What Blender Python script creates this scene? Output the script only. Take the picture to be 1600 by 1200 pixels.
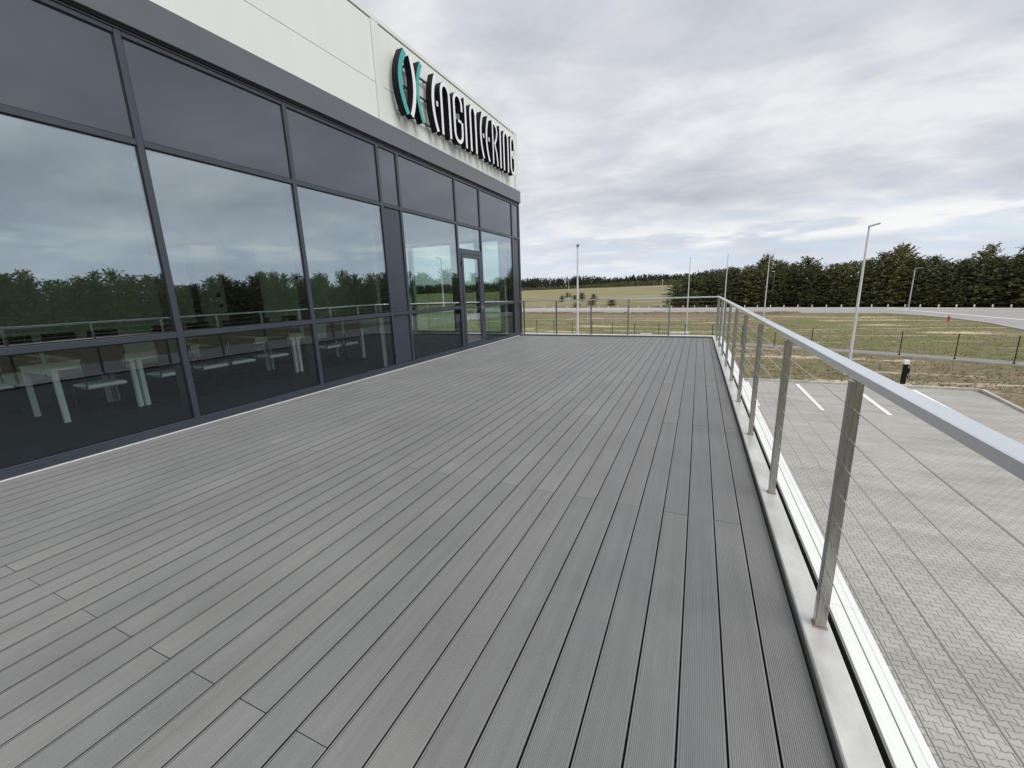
import bpy, bmesh, math, random
import numpy as np
from mathutils import Vector, Matrix

S = bpy.context.scene
for o in list(bpy.data.objects):
    bpy.data.objects.remove(o)
COL = S.collection
random.seed(7)
rng = np.random.default_rng(7)

# ------------------------------------------------------------------ camera
EYE = 1.55
cam = bpy.data.objects.new('camera', bpy.data.cameras.new('camera'))
COL.objects.link(cam)
S.camera = cam
cam.data.sensor_width = 36.0
cam.data.lens = 643.17 / 1600 * 36
cam.data.clip_start = 0.05
cam.data.clip_end = 6000
pitch, yaw, roll = 0.22214, -0.42543, -0.03507
fw = Vector((math.sin(yaw) * math.cos(pitch), math.cos(yaw) * math.cos(pitch), -math.sin(pitch)))
rt = Vector((math.cos(yaw), -math.sin(yaw), 0))
up = rt.cross(fw)
r2 = math.cos(roll) * rt + math.sin(roll) * up
u2 = -math.sin(roll) * rt + math.cos(roll) * up
M = Matrix((r2, u2, -fw)).transposed().to_4x4()
M.translation = (0, 0, EYE)
cam.matrix_world = M

# ------------------------------------------------------------------ world: overcast sky
SUN_EL, SUN_AZ = 48.0, 112.0       # azimuth clockwise from +Y
W = bpy.data.worlds.new('World')
S.world = W
W.use_nodes = True
nt = W.node_tree
nt.nodes.clear()


def N(tree, typ, **kw):
    n = tree.nodes.new(typ)
    for k, v in kw.items():
        if k == 'ins':
            for kk, vv in v.items():
                n.inputs[kk].default_value = vv
        else:
            setattr(n, k, v)
    return n


def math_n(tree, op, a, b=None, clamp=False):
    n = tree.nodes.new('ShaderNodeMath')
    n.operation = op
    n.use_clamp = clamp
    for i, v in enumerate((a, b)):
        if v is None:
            continue
        if isinstance(v, (int, float)):
            n.inputs[i].default_value = v
        else:
            tree.links.new(v, n.inputs[i])
    return n.outputs[0]


def ramp(tree, fac, stops, interp='LINEAR'):
    n = tree.nodes.new('ShaderNodeValToRGB')
    n.color_ramp.interpolation = interp
    e = n.color_ramp.elements
    while len(e) < len(stops):
        e.new(0.5)
    for el, (p, c) in zip(e, stops):
        el.position = p
        el.color = (c[0], c[1], c[2], 1) if not isinstance(c, (int, float)) else (c, c, c, 1)
    tree.links.new(fac, n.inputs[0])
    return n.outputs[0]


def mixc(tree, fac, a, b, mode='MIX'):
    n = tree.nodes.new('ShaderNodeMix')
    n.data_type = 'RGBA'
    n.blend_type = mode
    for i, v in ((0, fac), (6, a), (7, b)):
        if isinstance(v, (int, float)):
            n.inputs[i].default_value = v
        elif isinstance(v, tuple):
            n.inputs[i].default_value = (v[0], v[1], v[2], 1)
        else:
            tree.links.new(v, n.inputs[i])
    return n.outputs[2]


sky = N(nt, 'ShaderNodeTexSky')
sky.sky_type = 'NISHITA'
sky.sun_disc = False
sky.sun_elevation = math.radians(SUN_EL)
sky.sun_rotation = math.radians(SUN_AZ)
sky.dust_density = 1.0
bg1 = N(nt, 'ShaderNodeBackground', ins={1: 0.10})
nt.links.new(sky.outputs[0], bg1.inputs[0])
geo = N(nt, 'ShaderNodeTexCoord')
sep = N(nt, 'ShaderNodeSeparateXYZ')
nt.links.new(geo.outputs['Generated'], sep.inputs[0])
zc = math_n(nt, 'MAXIMUM', sep.outputs[2], 0.0)
den = math_n(nt, 'ADD', zc, 0.20)
u_ = math_n(nt, 'DIVIDE', sep.outputs[0], den)
v_ = math_n(nt, 'DIVIDE', sep.outputs[1], den)
cmb = N(nt, 'ShaderNodeCombineXYZ')
nt.links.new(u_, cmb.inputs[0])
nt.links.new(v_, cmb.inputs[1])
mp = N(nt, 'ShaderNodeMapping', ins={'Rotation': (0, 0, math.radians(-28)), 'Scale': (0.7, 1.0, 1), 'Location': (1.3, 2.1, 0)})
nt.links.new(cmb.outputs[0], mp.inputs[0])
n1 = N(nt, 'ShaderNodeTexNoise', ins={'Scale': 1.25, 'Detail': 9.0, 'Roughness': 0.54, 'Distortion': 0.3})
n2 = N(nt, 'ShaderNodeTexNoise', ins={'Scale': 4.2, 'Detail': 9.0, 'Roughness': 0.58, 'Distortion': 0.2})
nt.links.new(mp.outputs[0], n1.inputs[0])
nt.links.new(mp.outputs[0], n2.inputs[0])
nn = math_n(nt, 'ADD', math_n(nt, 'MULTIPLY', n1.outputs[0], 0.68), math_n(nt, 'MULTIPLY', n2.outputs[0], 0.32))
cloudc = ramp(nt, nn, [(0.36, (0.45, 0.47, 0.515)), (0.45, (0.545, 0.565, 0.605)), (0.51, (0.615, 0.63, 0.66)), (0.61, (0.765, 0.775, 0.785))])
# thin blue band above the horizon, with small bright puffs in it
hz = ramp(nt, zc, [(0.0, 1.0), (0.075, 0.75), (0.17, 0.0)])
hzn = math_n(nt, 'MULTIPLY', hz, ramp(nt, n2.outputs[0], [(0.36, 0.85), (0.62, 0.25)]))
cloudc = mixc(nt, hzn, cloudc, (0.60, 0.70, 0.84))
mp2 = N(nt, 'ShaderNodeMapping', ins={'Scale': (5.0, 5.0, 26.0), 'Location': (0.35, 0.0, 0.2)})
nt.links.new(geo.outputs['Generated'], mp2.inputs[0])
n3 = N(nt, 'ShaderNodeTexNoise', ins={'Scale': 1.0, 'Detail': 6.0, 'Roughness': 0.55})
nt.links.new(mp2.outputs[0], n3.inputs[0])
band = ramp(nt, zc, [(0.07, 0.0), (0.082, 1.0), (0.105, 1.0), (0.13, 0.0)])
puff = math_n(nt, 'MULTIPLY', band, ramp(nt, n3.outputs[0], [(0.47, 0.0), (0.56, 1.0)]))
cloudc = mixc(nt, math_n(nt, 'MULTIPLY', puff, 0.85), cloudc, (0.86, 0.86, 0.85))
bg2 = N(nt, 'ShaderNodeBackground', ins={1: 0.90})
nt.links.new(cloudc, bg2.inputs[0])
ms = N(nt, 'ShaderNodeMixShader', ins={0: 0.93})
nt.links.new(bg1.outputs[0], ms.inputs[1])
nt.links.new(bg2.outputs[0], ms.inputs[2])
out = N(nt, 'ShaderNodeOutputWorld')
nt.links.new(ms.outputs[0], out.inputs[0])

sun = bpy.data.objects.new('sun', bpy.data.lights.new('sun', 'SUN'))
COL.objects.link(sun)
sun.data.energy = 2.0
sun.data.angle = math.radians(42)
sun.data.color = (1.0, 0.965, 0.91)
d = Vector((math.sin(math.radians(SUN_AZ)) * math.cos(math.radians(SUN_EL)), math.cos(math.radians(SUN_AZ)) * math.cos(math.radians(SUN_EL)), math.sin(math.radians(SUN_EL))))
sun.rotation_euler = d.to_track_quat('Z', 'Y').to_euler()
S.view_settings.view_transform = 'Standard'
S.view_settings.look = 'None'
S.view_settings.exposure = 0.35
S.view_settings.gamma = 1.0
S.view_settings.use_curve_mapping = False
S.render.resolution_x, S.render.resolution_y = 1024, 768


# ------------------------------------------------------------------ materials
def mat(name, color=(0.5, 0.5, 0.5), rough=0.6, metal=0.0, spec=0.5, noise=None, bump=None, rand=None, coat=0.0, ior=None):
    """noise=(scale, amount, stretch xyz); bump=(scale, strength); rand=amount of object random value variation"""
    m = bpy.data.materials.new(name)
    m.use_nodes = True
    t = m.node_tree
    b = t.nodes['Principled BSDF']
    b.inputs['Base Color'].default_value = (*color, 1)
    b.inputs['Roughness'].default_value = rough
    b.inputs['Metallic'].default_value = metal
    b.inputs['Specular IOR Level'].default_value = spec
    b.inputs['Coat Weight'].default_value = coat
    if ior:
        b.inputs['IOR'].default_value = ior
    col = None
    if noise or rand or bump:
        tc = N(t, 'ShaderNodeTexCoord')
        col = tuple(color)
    if noise:
        sc, am, st = noise
        mpn = N(t, 'ShaderNodeMapping', ins={'Scale': st})
        t.links.new(tc.outputs['Object'], mpn.inputs[0])
        nz = N(t, 'ShaderNodeTexNoise', ins={'Scale': sc, 'Detail': 7.0, 'Roughness': 0.62})
        t.links.new(mpn.outputs[0], nz.inputs[0])
        f = ramp(t, nz.outputs[0], [(0.3, 1 - am), (0.7, 1 + am)])
        col = mixc(t, 1.0, col, f, 'MULTIPLY')
        rr = math_n(t, 'ADD', math_n(t, 'MULTIPLY', nz.outputs[0], 0.25), rough - 0.12)
        t.links.new(rr, b.inputs['Roughness'])
    if rand:
        oi = N(t, 'ShaderNodeObjectInfo')
        f = ramp(t, oi.outputs['Random'], [(0.0, 1 - rand), (1.0, 1 + rand)])
        col = mixc(t, 1.0, col, f, 'MULTIPLY')
    if col is not None and not isinstance(col, tuple):
        t.links.new(col, b.inputs['Base Color'])
    if bump:
        nb = N(t, 'ShaderNodeTexNoise', ins={'Scale': bump[0], 'Detail': 5.0})
        t.links.new(tc.outputs['Object'], nb.inputs[0])
        bn = N(t, 'ShaderNodeBump', ins={'Strength': bump[1], 'Distance': 0.01})
        t.links.new(nb.outputs[0], bn.inputs['Height'])
        t.links.new(bn.outputs[0], b.inputs['Normal'])
    return m


M_anthr = mat('anthracite_aluminium', (0.036, 0.046, 0.062), 0.30, spec=0.7, noise=(3, 0.06, (1, 1, 1)))
M_fascia = mat('grey_fascia_metal', (0.115, 0.128, 0.146), 0.30, spec=0.5, noise=(1.2, 0.05, (1, 1, 1)))
M_gasket = mat('black_gasket', (0.008, 0.008, 0.01), 0.5)
M_white = mat('white_wall_panel', (0.70, 0.725, 0.695), 0.42, noise=(2.2, 0.022, (1, 1.6, 0.22)), bump=(1.2, 0.05))
M_trim = mat('white_trim', (0.68, 0.70, 0.67), 0.35)
M_coping = mat('white_coping_metal', (0.79, 0.81, 0.78), 0.38, noise=(4, 0.03, (1, 1, 1)))
M_steel = mat('brushed_stainless', (0.38, 0.372, 0.352), 0.26, metal=1.0, noise=(14, 0.12, (6, 6, 0.6)))
M_rail = mat('satin_aluminium', (0.84, 0.87, 0.90), 0.22, metal=1.0, noise=(5, 0.04, (1, 0.2, 1)))
M_weld = mat('rust_tinted_weld', (0.36, 0.27, 0.19), 0.6, metal=0.3, noise=(60, 0.4, (1, 1, 1)))
M_curbface = mat('shaded_curb_metal', (0.15, 0.148, 0.14), 0.5, metal=0.2, noise=(4, 0.15, (1, 1, 1)))  # curb metal with its shade and dark reflection put into the colour
M_cable = mat('steel_cable', (0.55, 0.53, 0.48), 0.32, metal=0.9)
M_black = mat('black_paint', (0.007, 0.007, 0.008), 0.55, spec=0.2, noise=(5, 0.2, (1, 1, 1)))
M_face = mat('white_acrylic', (0.78, 0.79, 0.84), 0.3)
M_teal = mat('teal_acrylic', (0.05, 0.36, 0.33), 0.3)
M_polew = mat('galvanised_pole', (0.62, 0.63, 0.63), 0.42, metal=0.25, noise=(2, 0.05, (1, 1, 1)))
M_poled = mat('grey_pole', (0.42, 0.43, 0.43), 0.5, metal=0.2)
M_fence = mat('fence_graphite', (0.02, 0.022, 0.024), 0.5)
M_conc = mat('concrete_kerb', (0.46, 0.45, 0.42), 0.85, noise=(6, 0.15, (1, 1, 1)), rand=0.08)
M_carpet = mat('dark_carpet', (0.014, 0.015, 0.022), 0.95, noise=(30, 0.25, (1, 1, 1)))
M_ceil = mat('white_ceiling', (0.72, 0.73, 0.72), 0.9)
M_wall = mat('interior_wall', (0.72, 0.84, 0.66), 0.9)
M_wallw = mat('interior_white_wall', (0.62, 0.65, 0.62), 0.9)
M_dark = mat('dark_opening', (0.012, 0.013, 0.014), 0.7)
M_table = mat('white_laminate', (0.66, 0.70, 0.66), 0.4)
M_tleg = mat('white_powder_coat', (0.70, 0.74, 0.70), 0.4)
M_mesh = mat('black_chair_mesh', (0.012, 0.012, 0.014), 0.7)
M_seat = mat('pale_seat', (0.62, 0.66, 0.63), 0.6)
M_chrome = mat('chrome', (0.6, 0.6, 0.6), 0.25, metal=1.0)
M_red = mat('red_hydrant_paint', (0.48, 0.03, 0.02), 0.5)
M_sandslab = mat('pale_pad', (0.55, 0.48, 0.38), 0.9)
M_line = mat('white_marking', (0.84, 0.84, 0.83), 0.7, noise=(20, 0.08, (1, 1, 1)))
M_bark = mat('pine_bark', (0.09, 0.055, 0.035), 0.9, noise=(4, 0.3, (1, 1, 0.3)))
M_block = mat('white_stone_post', (0.66, 0.65, 0.60), 0.8)


def curb_mat():
    m = mat('curb_sheet_metal', (0.66, 0.65, 0.62), 0.36, metal=0.45, noise=(3.2, 0.2, (2.0, 1, 1)), bump=(3, 0.06))
    t = m.node_tree
    b = t.nodes['Principled BSDF']
    return m


M_curb = curb_mat()


def deck_mat():
    m = bpy.data.materials.new('grey_composite_decking')
    m.use_nodes = True
    t = m.node_tree
    b = t.nodes['Principled BSDF']
    tc = N(t, 'ShaderNodeTexCoord')
    oi = N(t, 'ShaderNodeObjectInfo')
    gm = N(t, 'ShaderNodeNewGeometry')
    r = oi.outputs['Random']
    base = ramp(t, r, [(0.0, (0.186, 0.190, 0.190)), (0.35, (0.195, 0.197, 0.197)), (0.7, (0.202, 0.199, 0.198)), (1.0, (0.208, 0.211, 0.208))])
    mp_ = N(t, 'ShaderNodeMapping', ins={'Scale': (26.0, 0.7, 1.0)})
    t.links.new(gm.outputs['Position'], mp_.inputs[0])
    a = N(t, 'ShaderNodeTexNoise', ins={'Scale': 1.0, 'Detail': 6.0, 'Roughness': 0.7})
    t.links.new(mp_.outputs[0], a.inputs[0])
    c = mixc(t, 1.0, base, ramp(t, a.outputs[0], [(0.3, 0.90), (0.7, 1.10)]), 'MULTIPLY')
    a2 = N(t, 'ShaderNodeTexNoise', ins={'Scale': 1.1, 'Detail': 8.0, 'Roughness': 0.65})
    t.links.new(gm.outputs['Position'], a2.inputs[0])
    c = mixc(t, 1.0, c, ramp(t, a2.outputs[0], [(0.3, 0.88), (0.7, 1.12)]), 'MULTIPLY')
    # paler rubbed ends at the board joints
    so = N(t, 'ShaderNodeSeparateXYZ')
    t.links.new(tc.outputs['Object'], so.inputs[0])
    en = ramp(t, so.outputs[1], [(0.0, 1.0), (0.14, 0.7), (0.40, 0.0)])
    en = math_n(t, 'MULTIPLY', en, ramp(t, r, [(0.45, 0.0), (0.95, 0.30)]))
    c = mixc(t, en, c, (0.29, 0.29, 0.28))
    # small dusty flecks
    a3 = N(t, 'ShaderNodeTexNoise', ins={'Scale': 30.0, 'Detail': 4.0, 'Roughness': 0.7})
    t.links.new(gm.outputs['Position'], a3.inputs[0])
    fl = ramp(t, a3.outputs[0], [(0.64, 0.0), (0.74, 0.5)])
    c = mixc(t, fl, c, (0.25, 0.24, 0.22))
    t.links.new(c, b.inputs['Base Color'])
    rr = ramp(t, a2.outputs[0], [(0.3, 0.43), (0.7, 0.58)])
    t.links.new(rr, b.inputs['Roughness'])
    b.inputs['Specular IOR Level'].default_value = 0.7
    return m


M_deck = deck_mat()


M_boardside = mat('gap_shade_board_side', (0.03, 0.03, 0.03), 0.9)  # near-black colour puts shade into the gaps between boards


def glass_mat(name, tint, base_r, edge_r):
    m = bpy.data.materials.new(name)
    m.use_nodes = True
    t = m.node_tree
    t.nodes.remove(t.nodes['Principled BSDF'])
    tr = N(t, 'ShaderNodeBsdfTransparent')
    tr.inputs[0].default_value = (*tint, 1)
    gl = N(t, 'ShaderNodeBsdfGlossy')
    gl.inputs['Roughness'].default_value = 0.0
    gl.inputs['Color'].default_value = (0.84, 0.91, 1.0, 1)
    tc = N(t, 'ShaderNodeTexCoord')
    nb = N(t, 'ShaderNodeTexNoise', ins={'Scale': 0.9, 'Detail': 1.0})
    t.links.new(tc.outputs['Object'], nb.inputs[0])
    bn = N(t, 'ShaderNodeBump', ins={'Strength': 0.05, 'Distance': 0.02})
    t.links.new(nb.outputs[0], bn.inputs['Height'])
    t.links.new(bn.outputs[0], gl.inputs['Normal'])
    lw = N(t, 'ShaderNodeLayerWeight', ins={0: 0.5})
    p = math_n(t, 'POWER', lw.outputs['Facing'], 3.2)
    f = math_n(t, 'ADD', math_n(t, 'MULTIPLY', p, edge_r), base_r, clamp=True)
    mx = N(t, 'ShaderNodeMixShader')
    t.links.new(f, mx.inputs[0])
    t.links.new(tr.outputs[0], mx.inputs[1])
    t.links.new(gl.outputs[0], mx.inputs[2])
    t.links.new(mx.outputs[0], t.nodes['Material Output'].inputs[0])
    return m


def spandrel_mat():
    m = bpy.data.materials.new('spandrel_glass')
    m.use_nodes = True
    t = m.node_tree
    b = t.nodes['Principled BSDF']
    b.inputs['Base Color'].default_value = (0.010, 0.014, 0.020, 1)
    b.inputs['Roughness'].default_value = 0.3
    gl = N(t, 'ShaderNodeBsdfGlossy')
    gl.inputs['Roughness'].default_value = 0.02
    gl.inputs['Color'].default_value = (0.86, 0.93, 1.0, 1)
    lw = N(t, 'ShaderNodeLayerWeight', ins={0: 0.5})
    f = math_n(t, 'ADD', math_n(t, 'MULTIPLY', math_n(t, 'POWER', lw.outputs['Facing'], 3.0), 0.4), 0.12, clamp=True)
    mx = N(t, 'ShaderNodeMixShader')
    t.links.new(f, mx.inputs[0])
    t.links.new(b.outputs[0], mx.inputs[1])
    t.links.new(gl.outputs[0], mx.inputs[2])
    t.links.new(mx.outputs[0], t.nodes['Material Output'].inputs[0])
    return m


M_spandrel = spandrel_mat()
M_glasslow = glass_mat('safety_glass', (0.80, 0.85, 0.86), 0.06, 0.22)
M_glass = glass_mat('solar_control_glass', (0.88, 0.93, 0.88), 0.34, 0.28)
M_glassg = glass_mat('gable_glass', (0.80, 0.93, 0.86), 0.05, 0.25)


def paver_mat():
    m = bpy.data.materials.new('concrete_paver')
    m.use_nodes = True
    t = m.node_tree
    b = t.nodes['Principled BSDF']
    gm = N(t, 'ShaderNodeNewGeometry')
    at = N(t, 'ShaderNodeAttribute')
    at.attribute_name = 'tone'
    base = ramp(t, at.outputs['Fac'], [(0.0, (0.335, 0.330, 0.308)), (0.4, (0.392, 0.384, 0.356)), (0.75, (0.412, 0.404, 0.372)), (1.0, (0.47, 0.462, 0.43))])
    a = N(t, 'ShaderNodeTexNoise', ins={'Scale': 0.42, 'Detail': 6.0, 'Roughness': 0.6})
    t.links.new(gm.outputs['Position'], a.inputs[0])
    c = mixc(t, 1.0, base, ramp(t, a.outputs[0], [(0.3, 0.90), (0.7, 1.08)]), 'MULTIPLY')
    mp_ = N(t, 'ShaderNodeMapping', ins={'Scale': (0.25, 1.8, 1.0), 'Rotation': (0, 0, 0.35)})
    t.links.new(gm.outputs['Position'], mp_.inputs[0])
    a2 = N(t, 'ShaderNodeTexNoise', ins={'Scale': 1.0, 'Detail': 5.0, 'Roughness': 0.6})
    t.links.new(mp_.outputs[0], a2.inputs[0])
    c = mixc(t, 1.0, c, ramp(t, a2.outputs[0], [(0.35, 0.84), (0.65, 1.05)]), 'MULTIPLY')
    a3 = N(t, 'ShaderNodeTexNoise', ins={'Scale': 60.0, 'Detail': 4.0, 'Roughness': 0.7})
    t.links.new(gm.outputs['Position'], a3.inputs[0])
    c = mixc(t, 1.0, c, ramp(t, a3.outputs[0], [(0.3, 0.88), (0.7, 1.12)]), 'MULTIPLY')
    t.links.new(c, b.inputs['Base Color'])
    b.inputs['Roughness'].default_value = 0.85
    bn = N(t, 'ShaderNodeBump', ins={'Strength': 0.25, 'Distance': 0.004})
    t.links.new(a3.outputs[0], bn.inputs['Height'])
    t.links.new(bn.outputs[0], b.inputs['Normal'])
    return m


M_paver = paver_mat()
M_joint = mat('joint_sand', (0.15, 0.143, 0.125), 0.95, noise=(3, 0.2, (1, 1, 1)))


def ground_mat():
    m = bpy.data.materials.new('rough_grassland')
    m.use_nodes = True
    t = m.node_tree
    b = t.nodes['Principled BSDF']
    gm = N(t, 'ShaderNodeNewGeometry')
    sp = N(t, 'ShaderNodeSeparateXYZ')
    t.links.new(gm.outputs['Position'], sp.inputs[0])

    def noise(scale, st, detail=8.0, rough=0.62, dist=0.0, loc=(0, 0, 0)):
        mp_ = N(t, 'ShaderNodeMapping', ins={'Scale': st, 'Location': loc})
        t.links.new(gm.outputs['Position'], mp_.inputs[0])
        n = N(t, 'ShaderNodeTexNoise', ins={'Scale': scale, 'Detail': detail, 'Roughness': rough, 'Distortion': dist})
        t.links.new(mp_.outputs[0], n.inputs[0])
        return n.outputs[0]
    big = noise(0.045, (0.6, 1.5, 1), 5, 0.55, 0.4)
    mid = noise(0.30, (0.8, 1.15, 1), 8, 0.65, 0.5)
    fine = noise(2.2, (0.7, 1.4, 1), 8, 0.75)
    tiny = noise(11.0, (1, 1, 1), 6, 0.8)
    # where it is green: the middle strip between path and road; brown near the car park
    y = sp.outputs[1]
    gz = ramp(t, math_n(t, 'MULTIPLY', y, 0.005), [(0.14, 0.10), (0.205, 0.34), (0.23, 0.66), (0.36, 0.60), (0.44, 0.30), (0.62, 0.42), (1.0, 0.40)])
    g = math_n(t, 'ADD', gz, math_n(t, 'MULTIPLY', math_n(t, 'SUBTRACT', math_n(t, 'ADD', big, mid), 1.0), 3.4))
    g = math_n(t, 'ADD', g, math_n(t, 'MULTIPLY', math_n(t, 'SUBTRACT', fine, 0.5), 0.7), clamp=True)
    brown = ramp(t, fine, [(0.28, (0.10, 0.083, 0.054)), (0.5, (0.205, 0.170, 0.112)), (0.70, (0.36, 0.30, 0.20))])
    green = ramp(t, fine, [(0.28, (0.09, 0.098, 0.042)), (0.5, (0.155, 0.168, 0.068)), (0.70, (0.27, 0.27, 0.12))])
    c = mixc(t, g, brown, green)
    # bare sand
    s1 = noise(0.16, (0.35, 2.2, 1), 7, 0.6, 0.8, (3.3, 1.2, 0))
    s = math_n(t, 'ADD', s1, math_n(t, 'MULTIPLY', math_n(t, 'SUBTRACT', fine, 0.5), 0.3))
    sand = ramp(t, s, [(0.575, 0.0), (0.635, 0.9)])
    c = mixc(t, sand, c, (0.58, 0.49, 0.34))
    c = mixc(t, 1.0, c, ramp(t, tiny, [(0.28, 0.50), (0.72, 1.50)]), 'MULTIPLY')
    # far meadow: drier, paler
    far = ramp(t, math_n(t, 'MULTIPLY', y, 0.002), [(0.25, 0.0), (0.36, 0.8)])
    meadow = ramp(t, big, [(0.35, (0.20, 0.19, 0.10)), (0.6, (0.29, 0.26, 0.155))])
    c = mixc(t, far, c, meadow)
    t.links.new(c, b.inputs['Base Color'])
    b.inputs['Roughness'].default_value = 0.95
    b.inputs['Specular IOR Level'].default_value = 0.1
    bn = N(t, 'ShaderNodeBump', ins={'Strength': 0.8, 'Distance': 0.12})
    t.links.new(math_n(t, 'ADD', fine, math_n(t, 'MULTIPLY', tiny, 0.35)), bn.inputs['Height'])
    t.links.new(bn.outputs[0], b.inputs['Normal'])
    return m


M_ground = ground_mat()
M_asphalt = mat('worn_asphalt', (0.32, 0.315, 0.31), 0.9, noise=(0.5, 0.10, (0.3, 1.5, 1)), bump=(30, 0.3))
M_path = mat('grey_path_surface', (0.24, 0.235, 0.225), 0.9, noise=(1.5, 0.12, (1, 1, 1)))
M_verge = mat('pale_road_shoulder', (0.54, 0.52, 0.46), 0.9, noise=(0.7, 0.12, (0.4, 2, 1)))
M_track = mat('sandy_track', (0.50, 0.45, 0.34), 0.95, noise=(0.3, 0.15, (1, 1, 1)))


def foliage(name, c0, c1, c2):
    m = bpy.data.materials.new(name)
    m.use_nodes = True
    t = m.node_tree
    b = t.nodes['Principled BSDF']
    gm = N(t, 'ShaderNodeNewGeometry')
    oi = N(t, 'ShaderNodeObjectInfo')
    n = N(t, 'ShaderNodeTexNoise', ins={'Scale': 0.9, 'Detail': 3.0})
    t.links.new(gm.outputs['Position'], n.inputs[0])
    v = math_n(t, 'ADD', math_n(t, 'MULTIPLY', n.outputs[0], 0.5), math_n(t, 'MULTIPLY', gm.outputs['Random Per Island'], 0.5))
    c = ramp(t, v, [(0.2, c0), (0.5, c1), (0.8, c2)])
    c = mixc(t, 1.0, c, ramp(t, oi.outputs['Random'], [(0.0, (0.66, 0.72, 0.72)), (0.5, (0.95, 1, 1)), (1.0, (1.28, 1.28, 1.12))]), 'MULTIPLY')
    t.links.new(c, b.inputs['Base Color'])
    b.inputs['Roughness'].default_value = 0.85
    b.inputs['Specular IOR Level'].default_value = 0.15
    return m


M_pine = foliage('pine_needles', (0.058, 0.064, 0.032), (0.105, 0.110, 0.050), (0.20, 0.185, 0.095))
M_farwood = foliage('far_wood', (0.035, 0.040, 0.032), (0.055, 0.058, 0.042), (0.10, 0.095, 0.06))
M_grasst = foliage('dry_grass', (0.07, 0.075, 0.035), (0.15, 0.145, 0.07), (0.30, 0.26, 0.15))


# ------------------------------------------------------------------ mesh helpers
class MB:
    def __init__(self):
        self.v, self.f = [], []

    def add(self, vs, fs):
        n = len(self.v)
        self.v += [tuple(p) for p in vs]
        self.f += [tuple(i + n for i in q) for q in fs]
        return self

    def box(self, x0, x1, y0, y1, z0, z1):
        vs = [(x, y, z) for z in (z0, z1) for x, y in ((x0, y0), (x1, y0), (x1, y1), (x0, y1))]
        return self.add(vs, [(0, 3, 2, 1), (4, 5, 6, 7), (0, 1, 5, 4), (1, 2, 6, 5), (2, 3, 7, 6), (3, 0, 4, 7)])

    def tube(self, pts, r, n=8, cap=True):
        """pts: list of Vector; r: number or list"""
        pts = [Vector(p) for p in pts]
        rs = r if isinstance(r, (list, tuple)) else [r] * len(pts)
        vs, fs = [], []
        for i, p in enumerate(pts):
            dd = (pts[min(i + 1, len(pts) - 1)] - pts[max(i - 1, 0)]).normalized()
            a = dd.orthogonal().normalized() if abs(dd.z) < 0.95 else Vector((1, 0, 0))
            a = (a - dd * a.dot(dd)).normalized()
            b = dd.cross(a)
            for k in range(n):
                t = 2 * math.pi * k / n
                vs.append(p + (a * math.cos(t) + b * math.sin(t)) * rs[i])
        for i in range(len(pts) - 1):
            for k in range(n):
                k2 = (k + 1) % n
                fs.append((i * n + k, i * n + k2, (i + 1) * n + k2, (i + 1) * n + k))
        if cap:
            fs.append(tuple(range(n))[::-1])
            fs.append(tuple((len(pts) - 1) * n + k for k in range(n)))
        return self.add(vs, fs)

    def prism_yz(self, poly, x0, x1):
        """outline in (y,z), extruded along x"""
        n = len(poly)
        vs = [(x0, y, z) for y, z in poly] + [(x1, y, z) for y, z in poly]
        fs = [tuple(range(n))[::-1], tuple(range(n, 2 * n))]
        fs += [(i, (i + 1) % n, n + (i + 1) % n, n + i) for i in range(n)]
        return self.add(vs, fs)

    def prism_xy(self, poly, z0, z1):
        n = len(poly)
        vs = [(x, y, z0) for x, y in poly] + [(x, y, z1) for x, y in poly]
        fs = [tuple(range(n))[::-1], tuple(range(n, 2 * n))]
        fs += [(i, (i + 1) % n, n + (i + 1) % n, n + i) for i in range(n)]
        return self.add(vs, fs)

    def mesh(self, name, m, bevel=0, smooth=False, fix=True):
        me = bpy.data.meshes.new(name)
        me.from_pydata(self.v, [], self.f)
        if fix or bevel:
            bm = bmesh.new()
            bm.from_mesh(me)
            if bevel:
                bmesh.ops.bevel(bm, geom=bm.edges[:], offset=bevel, segments=1, affect='EDGES', clamp_overlap=True)
            bmesh.ops.recalc_face_normals(bm, faces=bm.faces)
            bm.to_mesh(me)
            bm.free()
        me.materials.append(m)
        if smooth:
            for p in me.polygons:
                p.use_smooth = True
        return me

    def obj(self, name, m, parent=None, loc=(0, 0, 0), **kw):
        return put(name, self.mesh(name, m, **kw), parent, loc)


def put(name, me, parent=None, loc=(0, 0, 0), rz=0.0):
    o = bpy.data.objects.new(name, me)
    COL.objects.link(o)
    if parent:
        o.parent = parent
    o.location = loc
    o.rotation_euler = (0, 0, rz)
    return o


def tag(o, label=None, cat=None, group=None, kind=None):
    if label:
        o['label'] = label
    if cat:
        o['category'] = cat
    if group:
        o['group'] = group
    if kind:
        o['kind'] = kind
    return o


def thing(name, label, cat, loc=(0, 0, 0), rz=0.0, group=None):
    return tag(put(name, None, None, loc, rz), label, cat, group)


def copy_tree(o, loc, rz=None, scale=None, label=None):
    c = o.copy()
    COL.objects.link(c)
    c.location = loc
    if rz is not None:
        c.rotation_euler = (0, 0, rz)
    if scale is not None:
        c.scale = scale
    if label:
        c['label'] = label
    for ch in o.children:
        d = ch.copy()
        COL.objects.link(d)
        d.parent = c
        for g in ch.children:
            e = g.copy()
            COL.objects.link(e)
            e.parent = d
    return c


G = -4.2


def terrain(x, y):
    t = y + 0.25 * x - 122
    s = min(max(t / 250.0, 0.0), 1.0)
    s2 = min(max(t / 30.0, 0.0), 1.0)
    h = G + 6.5 * (0.45 * s + 0.55 * s * s * (3 - 2 * s)) * s2
    return h


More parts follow.
